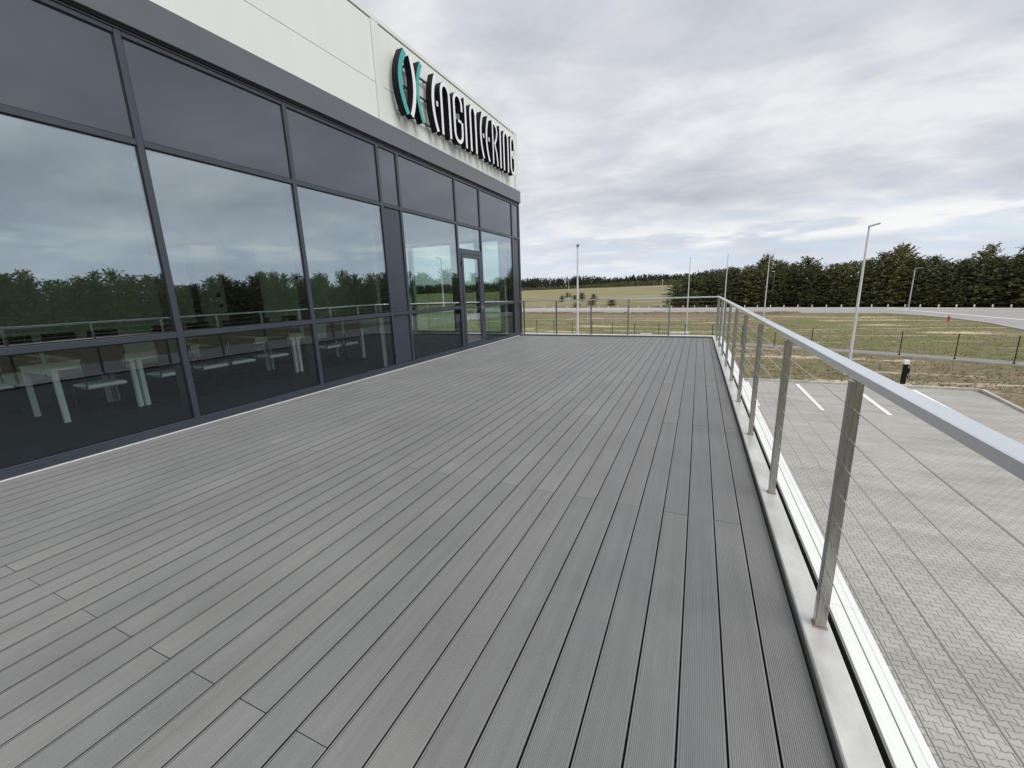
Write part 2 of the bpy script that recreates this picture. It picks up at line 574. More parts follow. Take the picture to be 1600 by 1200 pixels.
# ------------------------------------------------------------------ ground, roads, path
def build_ground():
    xs = sorted(set(list(np.arange(-150, 151, 6.0)) + list(np.arange(-600, 601, 50.0)) + [-3000, -1500, 1500, 3000]))
    ys = sorted(set(list(np.arange(-60, 421, 6.0)) + list(np.arange(-400, 901, 50.0)) + [-3000, -1500, 1500, 4000]))
    vs = [(x, y, terrain(x, y) - 0.02) for y in ys for x in xs]
    nx = len(xs)
    fs = [(j * nx + i, j * nx + i + 1, (j + 1) * nx + i + 1, (j + 1) * nx + i) for j in range(len(ys) - 1) for i in range(nx - 1)]
    o = MB().add(vs, fs).obj('ground', M_ground, fix=False, smooth=True)
    tag(o, kind='structure')


build_ground()


def strip(name, left, right, z, m, **kw):
    """ribbon between two polylines of equal length, on the terrain"""
    vs, fs = [], []
    for a, b in zip(left, right):
        vs += [(a[0], a[1], terrain(*a) + z), (b[0], b[1], terrain(*b) + z)]
    for i in range(len(left) - 1):
        fs.append((2 * i, 2 * i + 1, 2 * i + 3, 2 * i + 2))
    o = MB().add(vs, fs).obj(name, m, fix=True)
    return tag(o, **kw)


far_edge = [(-400, 205), (-250, 172), (-120, 142), (-45, 125.6), (-20, 119.8), (1.9, 114.9), (24.9, 108.6), (34.4, 106), (45, 101.3), (55, 95.5), (66, 86), (76, 73), (84, 56), (89, 36), (91, 10), (91, -60)]


def offset(poly, dd):
    res = []
    for i, p in enumerate(poly):
        a = Vector(poly[max(i - 1, 0)])
        b = Vector(poly[min(i + 1, len(poly) - 1)])
        t = (b - a).normalized()
        n = Vector((t.y, -t.x))      # to the right of travel = towards the viewer
        res.append((p[0] + n.x * dd, p[1] + n.y * dd))
    return res


off5 = offset(far_edge, 3.2)
off20 = offset(far_edge, 19.0)
strip('road_shoulder', far_edge, off5, 0.02, M_verge, kind='structure')
strip('road', off5, off20, 0.012, M_asphalt, kind='structure')
strip('road_edge_line', offset(far_edge, 8.6), offset(far_edge, 9.0), 0.018, M_line, kind='structure')
# side road that turns towards the building
side_l = [(22, 91.8), (28, 88.5), (30.8, 82), (32, 75), (32, 68), (30.6, 59), (30, 40), (30, 10), (30, -60)]
side_r = [(44, 88), (45, 84), (46, 80), (46.5, 75), (46, 68), (45, 59), (44, 40), (44, 10), (44, -60)]
strip('side_road', side_l, side_r, 0.016, M_asphalt, kind='structure')
strip('road_marking', [(33.2, 103), (34.6, 94), (36.2, 82), (37.4, 73)], [(33.65, 103), (35.05, 94), (36.65, 82), (37.85, 73)], 0.022, M_line, kind='structure')


def kerb_line(name, pts, w, h, m, z=0.0, length=1.0, kind='structure'):
    """a row of separate kerb stones under one setting object"""
    par = tag(put(name, None), kind=kind)
    cache = {}
    for a, b in zip(pts[:-1], pts[1:]):
        a, b = Vector(a), Vector(b)
        L = (b - a).length
        k = max(1, round(L / length))
        ang = math.atan2(b.y - a.y, b.x - a.x)
        key = round(L / k, 3)
        if key not in cache:
            cache[key] = MB().box(0.004, key - 0.004, -w / 2, w / 2, -0.12, h).mesh('kerb_stone', m, bevel=0.008)
        for i in range(k):
            p = a.lerp(b, i / k)
            put('kerb_stone', cache[key], par, (p.x, p.y, terrain(p.x, p.y) + z), ang)
    return par


def ribbon(name, pts, w, h, m, z=0.0):
    a, b = offset(pts, -w / 2), offset(pts, w / 2)
    mb = MB()
    for i in range(len(pts) - 1):
        q = [a[i], b[i], b[i + 1], a[i + 1]]
        mb.prism_xy(q, G - 0.1 + z, G + h + z)
    return tag(mb.obj(name, m), kind='structure')


ribbon('near_road_kerb', [(x, y) for x, y in offset(far_edge, 19.1)[1:8]], 0.3, 0.12, M_conc)
ribbon('side_road_kerb', side_l[1:], 0.3, 0.12, M_conc)

# path along the fence
fence_pts = [(-30.5, 54.6), (-27.8, 54.0), (-25.1, 53.3), (-22.4, 52.6), (-19.6, 51.9), (-16.9, 51.0), (-14.2, 50.1), (-11.5, 49.2), (-8.9, 48.2), (-6.3, 47.3), (-3.7, 46.4), (-1.1, 45.5), (1.4, 44.7),
             (3.9, 43.9), (6.4, 43.0), (8.9, 41.9), (11.35, 40.7), (13.9, 39.5), (16.4, 38.1), (18.65, 36.7), (20.9, 35.1), (23.1, 33.3), (25.2, 31.4)]
path_near = [(x - 0.15, y + 0.05) for x, y in fence_pts]
path_far = [(a[0] + 0.5, a[1] + 1.75) for a in fence_pts]
strip('path', path_far, path_near, 0.03, M_path, kind='structure')
ribbon('path_edging', [(x - 0.2, y + 0.0) for x, y in fence_pts], 0.08, 0.10, M_conc)

# meadow track far beyond the road
strip('meadow_track', [(-240, 345), (-150, 332), (-90, 322), (-20, 316)], [(-240, 341), (-150, 328), (-90, 318.5), (-20, 313)], 0.05, M_track, kind='structure')

# ------------------------------------------------------------------ car park paving
PL, PW, PWn = 0.196, 0.148, 0.100
PITCH = (PW + PWn) / 2


def paver_outline(g=0.0026):
    tt = (PW - PWn) / 2
    L, a, b = PL / 2 - g * 0.7, PL / 4 - tt / 2, PL / 4 + tt / 2
    W_, w_ = PW / 2 - g * 1.7, PWn / 2 - g * 1.7
    sg = g * 0.4
    half = [(L, W_), (b + sg, W_), (a + sg, w_), (-a - sg, w_), (-b - sg, W_), (-L, W_)]
    return half + [(-x, -y) for x, y in half]


def scale_in(poly, e):
    # inset by moving vertices toward the centre line, good enough for a small chamfer
    return [(x - math.copysign(e, x), y - math.copysign(e, y)) for x, y in poly]


def paver_arrays():
    o = paver_outline()
    i_ = scale_in(o, 0.0045)
    n = len(o)
    vs = np.array([(x, y, 0.0) for x, y in i_] + [(x, y, -0.006) for x, y in o] + [(x, y, -0.03) for x, y in o])
    fs = [tuple(range(n))] + [(n + k, n + (k + 1) % n, (k + 1) % n, k) for k in range(n)] + [(2 * n + k, 2 * n + (k + 1) % n, n + (k + 1) % n, n + k) for k in range(n)]
    return vs, fs


def project(p):
    dd = Vector(p) - Vector((0, 0, EYE))
    c = dd.dot(fw)
    return (800 + 643.17 * dd.dot(r2) / c, 600 - 643.17 * dd.dot(u2) / c, c) if c > 0.2 else (-1e4, -1e4, 1e9)


def build_paving():
    paving = tag(put('car_park_paving', None, None, (0, 0, 0)), kind='structure')
    MB().add([(0.3, -20, G - 0.014), (13.2, -20, G - 0.014), (13.2, 28, G - 0.014), (0.3, 28, G - 0.014)], [(0, 1, 2, 3)]).obj('paving_bed', M_joint, paving, fix=False)
    # beyond the separate stones: plain surface outside the picture and behind the deck
    MB().add([(-30, 14.4, G - 0.010), (0.28, 14.4, G - 0.010), (0.28, 28, G - 0.010), (-30, 28, G - 0.010)], [(0, 1, 2, 3)]).obj('paving_surface', M_paver, paving, fix=False)
    base, faces = paver_arrays()
    nv = len(base)
    spots = []
    j = 0
    y = -1.0
    while y < 27.95:
        off = (j % 2) * PL / 2
        x = 0.42 + off
        while x < 13.05:
            if x < 0.62 * y + 3.2:
                spots.append((x, y))
            x += PL
        y += PITCH
        j += 1
    near = []
    for s in spots:
        px, py, c = project((s[0], s[1], G))
        # visible to the right of the coping
        edge = 800 + (1466 - 800) * 1.0
        vis = px < 1604 and py < 1204 and px > 1090 + (py - 444) * 0.50
        near.append((c if vis else 1e6 + c, s))
    near.sort()
    chosen = set(s for c, s in near[:300])
    variants = []
    for k in range(8):
        me = bpy.data.meshes.new('paver')
        me.from_pydata([tuple(v) for v in base], [], faces)
        me.materials.append(M_paver)
        at = me.attributes.new('tone', 'FLOAT', 'FACE')
        at.data.foreach_set('value', [k / 7 * 0.5 + 0.25] * len(faces))
        variants.append(me)
    for s in spots:
        if s in chosen:
            put('paver', random.choice(variants), paving, (s[0] + random.uniform(-.001, .001), s[1], G + random.uniform(-0.002, 0.0005)), random.uniform(-0.008, 0.008))
    rest = np.array([s for s in spots if s not in chosen])
    m = len(rest)
    V = np.repeat(base[None], m, 0)
    V[:, :, 0] += rest[:, 0][:, None]
    V[:, :, 1] += rest[:, 1][:, None]
    V[:, :, 2] += (G + rng.uniform(-0.002, 0.0005, m))[:, None]
    F = []
    for i in range(m):
        o_ = i * nv
        F += [tuple(a + o_ for a in f) for f in faces]
    me = bpy.data.meshes.new('paver_field')
    me.from_pydata(V.reshape(-1, 3).tolist(), [], F)
    me.materials.append(M_paver)
    at = me.attributes.new('tone', 'FLOAT', 'FACE')
    tones = np.clip(rng.normal(0.5, 0.14, m), 0, 1)
    at.data.foreach_set('value', np.repeat(tones, len(faces)).astype(np.float32))
    o = put('paver_field', me, paving)
    o['kind'] = 'stuff'


build_paving()
# kerb round the car park
kerb_line('car_park_kerb', [(-12, 27.75), (4.0, 28.08), (13.3, 28.2)], 0.14, 0.10, M_conc)
kerb_line('car_park_side_kerb', [(13.38, 28.1), (12.85, 23.9), (12.75, 12.0), (12.9, -6)], 0.14, 0.10, M_conc)
for i, x in enumerate((0.27, 2.8, 5.33, 7.88, 10.42)):
    sx = (-0.16 if i >= 3 else 0)
    y0 = 22.0 if i < 4 else 21.9
    o = MB().add([(x + sx, y0, G + 0.006), (x + sx + 0.17, y0, G + 0.006), (x + 0.17, 27.5, G + 0.006), (x, 27.5, G + 0.006)], [(0, 1, 2, 3)]).obj('parking_line', M_line, fix=False)
    tag(o, kind='structure')


# grass tufts and dirt clumps
def tufts(name, n, region, hmin, hmax, m):
    vs, fs = [], []
    for _ in range(n):
        x, y = region()
        z = terrain(x, y) - 0.02
        h = random.uniform(hmin, hmax)
        for k in range(4):
            a = random.uniform(0, 6.28)
            dx, dy = math.cos(a), math.sin(a)
            w = h * 0.14
            lx, ly = random.uniform(-.6, .6) * h, random.uniform(-.6, .6) * h
            ox, oy = random.uniform(-.3, .3) * h, random.uniform(-.3, .3) * h
            b = len(vs)
            vs += [(x + ox - dx * w, y + oy - dy * w, z), (x + ox + dx * w, y + oy + dy * w, z), (x + ox + lx, y + oy + ly, z + h)]
            fs.append((b, b + 1, b + 2))
    o = MB().add(vs, fs).obj(name, m, fix=False)
    return tag(o, kind='stuff', label='dry grass tufts growing over the open ground beyond the car park', cat='grass')


def reg1():
    while True:
        y = random.uniform(28.6, 92)
        y = 28.6 + (y - 28.6) * random.random()
        x = random.uniform(-40, 36)
        if any(abs(x - fx) < 1.6 and -0.4 < y - fy < 1.9 for fx, fy in fence_pts):
            continue
        if x > 29 and y > 40:
            continue
        return x, y


tufts('grass', 15000, reg1, 0.04, 0.13, M_grasst)


def dirt_bank():
    """low uneven spoil heaps along the near side of the road"""
    mb = MB()
    for i in range(150):
        x = random.uniform(-62, 16)
        y = 95.8 - 0.10 * (x + 20) * 0.7 + random.uniform(-4.0, -0.5) - max(0, -x - 10) * -0.14
        r = random.uniform(0.5, 1.9)
        h = random.uniform(0.12, 0.42)
        n = 9
        ring = [(x + math.cos(a) * r * random.uniform(.7, 1.3) * 1.5, y + math.sin(a) * r * random.uniform(.7, 1.3) * .7, G - 0.03) for a in [2 * math.pi * k / n for k in range(n)]]
        ring2 = [(x + (p[0] - x) * .55, y + (p[1] - y) * .55, G + h * random.uniform(.6, 1)) for p in ring]
        vs = ring + ring2 + [(x, y, G + h)]
        fs = [(k, (k + 1) % n, n + (k + 1) % n, n + k) for k in range(n)] + [(n + k, n + (k + 1) % n, 2 * n) for k in range(n)]
        mb.add(vs, fs)
    o = mb.obj('spoil_heaps', mat('bare_earth', (0.15, 0.115, 0.075), 0.95, noise=(1.2, 0.35, (1, 1, 1)), bump=(6, 0.8)), fix=True)
    tag(o, 'low uneven brown earth heaps along the near side of the road', 'earth', kind='stuff')


dirt_bank()


# ------------------------------------------------------------------ building
XW = -5.80
bld = thing('office_building', 'modern office building with dark glazed facade, grey fascia and white upper panels', 'building', (0, 0, 0))
YB = [-2.93, -0.96, 1.01, 2.98, 4.95, 6.92, 7.50, 9.72, 11.02, 13.27, 13.86]
Z_SILL, Z_MID, Z_UP, Z_TOP = 0.10, 1.165, 3.30, 4.40


def mull(name, x0, x1, y0, y1, z0, z1, m=M_anthr, bev=0.004):
    return MB().box(x0, x1, y0, y1, z0, z1).obj(name, m, bld, bevel=bev)


# mullions
for k, y in enumerate(YB):
    w = 0.033
    if k == len(YB) - 1:
        continue
    mull('mullion', XW - 0.06, XW, y - w, y + w, 0.02, Z_TOP)
    mull('mullion_tube', XW - 0.24, XW - 0.064, y - w + 0.004, y + w - 0.004, 0.02, Z_UP - 0.05, bev=0)
mull('corner_profile', XW - 0.06, XW, 13.80, 13.86, -0.1, Z_TOP)
# horizontal members bay by bay, butted between mullions
DOOR = 7
for k in range(len(YB) - 1):
    y0, y1 = YB[k] + 0.034, YB[k + 1] - 0.034
    if k == len(YB) - 2:
        y1 = 13.798
    post = k in (5, 9)
    if k != DOOR:
        mull('transom', XW - 0.055, XW - 0.002, y0, y1, Z_MID - 0.035, Z_MID + 0.035)
        mull('bottom_rail', XW - 0.055, XW - 0.002, y0, y1, 0.02, Z_SILL)
    mull('transom', XW - 0.055, XW - 0.002, y0, y1, Z_UP - 0.03, Z_UP + 0.035)
    mull('transom', XW - 0.055, XW - 0.002, y0, y1, Z_TOP - 0.05, Z_TOP)
    # black gasket lines set behind the faces
    for a, b in (((0.0, 1.0)),):
        pass
    g = 0.012

    def infill(name, m, z0, z1):
        o = MB().box(XW - 0.040, XW - 0.028, y0 + g, y1 - g, z0 + g, z1 - g).obj(name, m, bld)
        fr = MB()
        xa, xb = XW - 0.046, XW - 0.02
        fr.box(xa, xb, y0, y0 + g, z0, z1).box(xa, xb, y1 - g, y1, z0, z1)
        fr.box(xa, xb, y0 + g, y1 - g, z0, z0 + g).box(xa, xb, y0 + g, y1 - g, z1 - g, z1)
        fr.obj('gasket', M_gasket, o)
        return o
    infill('spandrel_panel', M_spandrel, Z_UP + 0.035, Z_TOP - 0.05)
    if post:
        infill('column_panel', M_anthr, Z_SILL, Z_MID - 0.035)
        infill('column_panel', M_anthr, Z_MID + 0.035, Z_UP - 0.03)
        MB().box(XW - 0.40, XW - 0.07, y0 + 0.0, y1 - 0.0, 0, 3.25).obj('concrete_column', M_wallw, bld)
    elif k != DOOR:
        infill('window_pane', M_glasslow, Z_SILL, Z_MID - 0.035)
        infill('window_pane', M_glass, Z_MID + 0.035, Z_UP - 0.03)
    else:
        infill('window_pane', M_glass, 2.68, Z_UP - 0.03)

# door
door = MB()
dy0, dy1 = YB[DOOR] + 0.034, YB[DOOR + 1] - 0.034
fr = MB()
fr.box(XW - 0.055, XW - 0.001, dy0, dy0 + 0.075, 0.02, 2.68).box(XW - 0.055, XW - 0.001, dy1 - 0.075, dy1, 0.02, 2.68)
fr.box(XW - 0.055, XW - 0.001, dy0 + 0.075, dy1 - 0.075, 2.57, 2.68).box(XW - 0.055, XW - 0.001, dy0 + 0.075, dy1 - 0.075, 0.02, 0.05)
dfr = fr.obj('door_frame', M_anthr, bld, bevel=0.003)
dl = MB()
a0, a1 = dy0 + 0.083, dy1 - 0.083
xl0, xl1 = XW - 0.050, XW + 0.012
dl.box(xl0, xl1, a0, a0 + 0.095, 0.06, 2.56).box(xl0, xl1, a1 - 0.095, a1, 0.06, 2.56)
dl.box(xl0, xl1, a0 + 0.095, a1 - 0.095, 2.46, 2.56).box(xl0, xl1, a0 + 0.095, a1 - 0.095, 0.06, 0.20)
door_o = dl.obj('door', M_anthr, bld, bevel=0.004)
MB().box(XW - 0.030, XW - 0.018, a0 + 0.095, a1 - 0.095, 0.20, 2.46).obj('door_pane', M_glass, door_o)
hd = MB().tube([(xl1, a1 - 0.05, 1.12), (xl1 + 0.05, a1 - 0.05, 1.12), (xl1 + 0.05, a1 - 0.19, 1.12)], 0.011, 8)
hd.box(xl1, xl1 + 0.008, a1 - 0.065, a1 - 0.035, 1.0, 1.2)
hd.obj('door_handle', M_chrome, door_o)
for hz_ in (0.35, 1.35, 2.3):
    MB().tube([(xl1 + 0.008, a0 - 0.004, hz_ - 0.05), (xl1 + 0.008, a0 - 0.004, hz_ + 0.05)], 0.012, 8).obj('hinge', M_anthr, door_o)

# sill flashing along the deck
sl = MB()
sl.prism_yz([(-3.2, 0.012), (13.84, 0.012), (13.84, 0.02), (-3.2, 0.02)], XW - 0.06, XW + 0.0)
sl.box(XW + 0.001, XW + 0.020, -3.2, 13.84, -0.06, 0.075)
sl.obj('sill_flashing', M_anthr, bld, bevel=0.002)
MB().box(XW + 0.021, XW + 0.046, -3.2, 13.5, -0.05, 0.006).obj('sill_strip', M_trim, bld)
# fascia, in sheets with visible butt joints
fy = [-3.2, 1.9, 7.9, 13.88]
for i in range(3):
    xo = XW + 0.07
    mb = MB().box(XW - 0.10, xo, fy[i] + 0.0015, fy[i + 1] - 0.0015, 4.452, 4.815)
    mb.obj('fascia_panel', M_fascia, bld, bevel=0.004)
MB().box(XW - 0.10, XW + 0.035, -3.2, 13.86, 4.425, 4.450).obj('fascia_gap', M_gasket, bld)
MB().box(XW - 0.10, XW + 0.012, -3.2, 13.865, 4.402, 4.424).obj('head_profile', M_anthr, bld)
MB().box(XW - 0.3, XW + 0.005, 13.862, 13.885, -0.1, 4.45).obj('corner_return', M_anthr, bld)

# white wall panels
def wpanel(y0, y1, z0, z1, x=XW):
    MB().box(x - 0.10, x, y0 + 0.003, y1 - 0.003, z0 + 0.003, z1 - 0.003).obj('wall_panel', M_white, bld, bevel=0.003)


wpanel(-3.2, 1.2, 4.817, 5.47)
wpanel(1.2, 7.06, 4.817, 5.47)
wpanel(-3.2, 1.2, 5.47, 6.50)
wpanel(1.2, 7.06, 5.47, 6.50)
MB().box(XW - 0.10, XW + 0.028, 7.06, 7.25, 4.818, 6.50).obj('vertical_trim', M_trim, bld, bevel=0.003)
wpanel(7.25, 13.55, 4.817, 5.47)
wpanel(7.25, 13.55, 5.47, 6.50)
MB().box(XW - 0.10, XW + 0.020, 13.555, 13.865, 4.818, 6.50).obj('corner_trim', M_trim, bld, bevel=0.003)
MB().box(XW - 0.12, XW + 0.021, 13.60, 13.612, 4.82, 6.5).obj('trim_seam', M_gasket, bld)
MB().box(XW - 0.12, XW - 0.02, -3.2, 13.86, 6.502, 6.518).obj('parapet_gap', M_gasket, bld)
MB().box(XW - 0.45, XW + 0.012, -3.25, 13.88, 6.519, 6.60).obj('parapet_cap', M_trim, bld, bevel=0.004)
# the rest of the storey: roof, slabs, walls
XB = -14.2
MB().box(XB - 0.1, XW - 0.13, -3.2, 13.70, 6.2, 6.5).obj('roof', M_conc, bld)
mbw = MB().box(XB, XW - 0.13, 13.72, 13.86, 3.42, 6.52)
mbw.box(XB, XW - 0.13, -3.2, -3.06, 3.42, 6.52)
mbw.box(XB - 0.12, XB, -3.2, 13.86, -4.2, 6.52)
mbw.obj('outer_wall', M_white, bld)
MB().box(XB, XW - 0.062, -3.05, 13.70, 3.36, 3.60).obj('ceiling_slab', M_ceil, bld)
MB().box(XW - 0.30, XW - 0.062, -3.05, 13.70, 3.27, 3.355).obj('ceiling_edge', M_ceil, bld)
MB().box(XB, XW - 0.062, -3.05, 13.70, -0.30, 0.0).obj('interior_floor', M_carpet, bld)
# back wall of the room, in bays with dark openings and pale piers
MB().box(-13.6, -13.4, -3.05, 13.70, 0.0, 3.35).obj('back_wall', M_wall, bld)
for (ya, yb, zt_) in ((7.37, 7.53, 3.2), (8.31, 9.48, 3.2), (-0.5, 0.6, 2.6)):
    MB().box(-13.395, -13.36, ya, yb, 0.0, zt_).obj('wall_recess', M_dark, bld)
MB().box(-13.395, -12.9, 7.55, 7.98, 0.0, 3.35).obj('wall_pier', M_wallw, bld)
MB().box(-12.895, -12.88, 7.78, 7.88, 1.38, 1.46).obj('wall_switch', M_dark, bld)
MB().box(-12.895, -12.88, 7.74, 7.86, 1.66, 1.80).obj('control_panel', M_dark, bld)
# gable wall with its windows (facing away along the deck)
gx = [(-5.87, -6.58), (-8.22, -8.53), (-10.33, -10.50), (-11.7, XB)]
for a, b in gx:
    MB().box(b, a, 13.72, 13.86, 0.0, 3.40).obj('gable_pier', M_wallw, bld)
for a, b in ((-6.58, -8.22), (-8.53, -10.33), (-10.50, -11.7)):
    MB().box(b, a, 13.72, 13.86, 0.0, 0.12).obj('gable_sill', M_anthr, bld)
    MB().box(b, a, 13.72, 13.86, 3.30, 3.40).obj('gable_head', M_anthr, bld)
    MB().box(b, a, 13.76, 13.82, 1.13, 1.19).obj('gable_transom', M_gasket, bld)
    MB().box(b, a, 13.785, 13.797, 0.12, 1.13).obj('gable_pane', M_glassg, bld)
    MB().box(b, a, 13.785, 13.797, 1.19, 3.30).obj('gable_pane', M_glassg, bld)
for a in (-6.0, -8.4, -11.0, -14.1):
    MB().box(a - 0.1, a, -3.2, -3.06, 0.0, 3.42).obj('gable_pier', M_wallw, bld)
for a, b in ((-6.1, -8.4), (-8.5, -11.0), (-11.1, -14.1)):  # glazing out of view, added so daylight brightens the room
    MB().box(b, a, -3.137, -3.125, 0.05, 3.42).obj('gable_pane', M_glassg, bld)
# ground storey under the terrace
MB().box(XB, XW - 0.2, -3.1, 13.7, G - 0.1, -0.31).obj('ground_storey', M_white, bld)

# ------------------------------------------------------------------ terrace
terr = tag(put('terrace', None), kind='structure')
EDGE0, EDGE1 = 0.502, 0.425          # right deck edge at Y=1.4 and Y=13.3


def edge_x(y):
    return 0.502 - 0.0065 * (y - 1.4)


Y_FAR = 13.46
MB().prism_xy([(XW + 0.05, -3.0), (0.50, -3.0), (0.50, 1.4), (0.40, Y_FAR - 0.04), (XW + 0.05, Y_FAR - 0.04)], -0.30, -0.034).obj('terrace_slab', M_gasket, terr)
BW, PIT, THK = 0.1527, 0.1605, 0.024
RIBS = 21


def board_profile(w):
    edge = 0.0065
    n = max(1, round((w - 2 * edge) / ((BW - 2 * edge) / RIBS)))
    p = (w - 2 * edge) / n
    pts = [(0, -THK), (0, -0.0012), (0.0010, 0.0), (edge, 0.0)]
    for i in range(n):
        x = edge + i * p
        pts += [(x + p * 0.10, -0.0021), (x + p * 0.46, -0.0021), (x + p * 0.56, -0.0004)]
        if i < n - 1:
            pts += [(x + p * 1.0, -0.0004)]
    pts += [(w - edge, 0.0), (w - 0.0010, 0.0), (w, -0.0012), (w, -THK)]
    return pts


board_cache = {}


def board_mesh(w, L):
    key = (round(w, 3), round(L, 3))
    if key not in board_cache:
        pr = board_profile(w)
        n = len(pr)
        vs = [(x, 0, z) for x, z in pr] + [(x, L, z) for x, z in pr]
        fs = [(i + 1, i, n + i, n + i + 1) for i in range(n - 1)] + [tuple(range(n)), tuple(range(2 * n - 1, n - 1, -1))]
        me = MB().add(vs, fs).mesh('deck_board', M_deck, fix=True)
        me.materials.append(M_boardside)      # sides coloured dark so the gaps look shaded
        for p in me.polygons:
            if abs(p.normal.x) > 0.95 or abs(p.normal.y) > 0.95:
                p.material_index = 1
        board_cache[key] = me
    return board_cache[key]


Y_NEAR = -2.6
for k in range(-36, 3):
    x0 = 0.023 + PIT * k
    w = BW
    ph = 0.752 if k % 2 == 0 else 2.822
    ys = [y for y in [ph + 4.13 * i for i in range(-2, 5)] if Y_NEAR + 0.3 < y < Y_FAR - 0.25]
    cuts = [Y_NEAR] + ys + [Y_FAR - 0.012]
    if k == -36:
        x0, w = XW + 0.052, BW - (XW + 0.052 - x0)
    for a, b in zip(cuts[:-1], cuts[1:]):
        L = b - a - 0.003
        if k == 2:
            me = bpy.data.meshes.new('deck_board')
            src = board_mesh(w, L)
            me = src.copy()
            for v in me.vertices:
                yy = a + v.co.y
                lim = edge_x(yy) - x0 - 0.004
                v.co.x = v.co.x * lim / w
            o = put('deck_board', me, terr, (x0, a, 0))
        else:
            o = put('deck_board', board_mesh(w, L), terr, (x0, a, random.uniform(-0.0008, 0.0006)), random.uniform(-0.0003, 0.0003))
# joists seen through the gaps
for i in range(40):
    y = Y_NEAR + 0.2 + i * 0.4
    if y < Y_FAR - 0.1:
        MB().box(XW + 0.05, 0.40, y, y + 0.04, -0.0335, -0.0245).obj('joist', M_gasket, terr)


# darkened curb face, curb and coping: run along the right side, then across the far end
def run_poly(y, dx):
    return (edge_x(y) + dx, y)


def long_piece(name, d0, d1, z0, z1, m, ya, yb, bev=0.003, parent=terr):
    poly = [run_poly(ya, d0), run_poly(ya, d1), run_poly(yb, d1), run_poly(yb, d0)]
    return MB().prism_xy(poly, z0, z1).obj(name, m, parent, bevel=bev)


def cross_piece(name, y0, y1, z0, z1, m, xa, xb, bev=0.003, slope=-0.022, parent=terr):
    poly = [(xa, y0 - slope * (0.4 - xa) * 0 + (0.4 - xa) * 0.022), (xb, y0 + (0.4 - xb) * 0.022), (xb, y1 + (0.4 - xb) * 0.022), (xa, y1 + (0.4 - xa) * 0.022)]
    return MB().prism_xy(poly, z0, z1).obj(name, m, parent, bevel=bev)


YC = 13.40   # far edge of the boards at the right corner
for ya, yb in ((-2.6, 0.42), (0.424, 5.02), (5.024, 9.62), (9.624, YC + 0.03)):
    long_piece('curb_sheet', 0.010, 0.124, -0.25, 0.045, M_curb, ya, yb, 0.005)
long_piece('curb_face', 0.0055, 0.0098, -0.20, 0.040, M_curbface, -2.6, YC + 0.06, 0)  # thin dark sheet painted as the shaded inner side of the curb
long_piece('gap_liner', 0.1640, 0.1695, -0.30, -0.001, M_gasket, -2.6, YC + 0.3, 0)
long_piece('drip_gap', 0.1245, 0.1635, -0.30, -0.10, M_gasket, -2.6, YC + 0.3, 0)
for ya, yb in ((-2.6, 2.2), (2.203, 7.2), (7.203, YC + 0.45)):
    long_piece('coping', 0.170, 0.186, -0.14, 0.006, M_coping, ya, yb, 0.002)
    long_piece('coping', 0.1875, 0.268, -0.14, 0.0, M_coping, ya, yb, 0.002)
    long_piece('coping', 0.2700, 0.298, -0.30, -0.003, M_coping, ya, yb, 0.002)
for i in range(9):
    y = 0.9 + i * 1.55
    MB().tube([(edge_x(y) + 0.172, y, -0.008), (edge_x(y) + 0.162, y, -0.008)], 0.006, 8).obj('rivet', M_steel, terr)
cross_piece('curb_face', YC + 0.060, YC + 0.0645, -0.2, 0.040, M_curbface, XW + 0.05, 0.43, 0)
cross_piece('curb_sheet', YC + 0.065, YC + 0.185, -0.25, 0.045, M_curb, XW + 0.05, 0.45 + 0.13, 0.005)
cross_piece('coping', YC + 0.187, YC + 0.34, -0.30, 0.042, M_coping, XW + 0.10, 0.45 + 0.13, 0.003)
# wall below
MB().prism_xy([(XW, -3.0), (0.72, -3.0), (0.62, 13.62), (XW, 13.76)], G - 0.1, -0.306).obj('terrace_wall', M_white, terr)

# ------------------------------------------------------------------ railing
rail = thing('cable_railing', 'stainless steel railing with horizontal cables round the edge of the deck', 'railing')
RX0 = 0.600


def rail_x(y):
    return RX0 - 0.0068 * (y - 2.0)


posts_y = [1.965 + 1.315 * i for i in range(-3, 9)]
HT = 1.166
post_me = MB().box(-0.021, 0.021, -0.021, 0.021, 0.046, HT).mesh('post', M_steel, bevel=0.003)
for y in posts_y:
    o = put('post', post_me, rail, (rail_x(y) - 0.022, y, 0), -0.007)
    weld = MB()
    weld.box(-0.028, 0.028, -0.028, 0.028, 0.0455, 0.049)
    weld.obj('weld_seam', M_weld, o, bevel=0.001)
YR = YC + 0.12
corner = (rail_x(YR), YR)
put('post', post_me, rail, (corner[0], YR, 0))
far_x = [-0.80, -2.02, -3.22, -4.42, -5.62]


def rail_y(x):
    return YR + (0.53 - x) * 0.022


for x in far_x:
    o = put('post', post_me, rail, (x, rail_y(x), 0), -0.022)
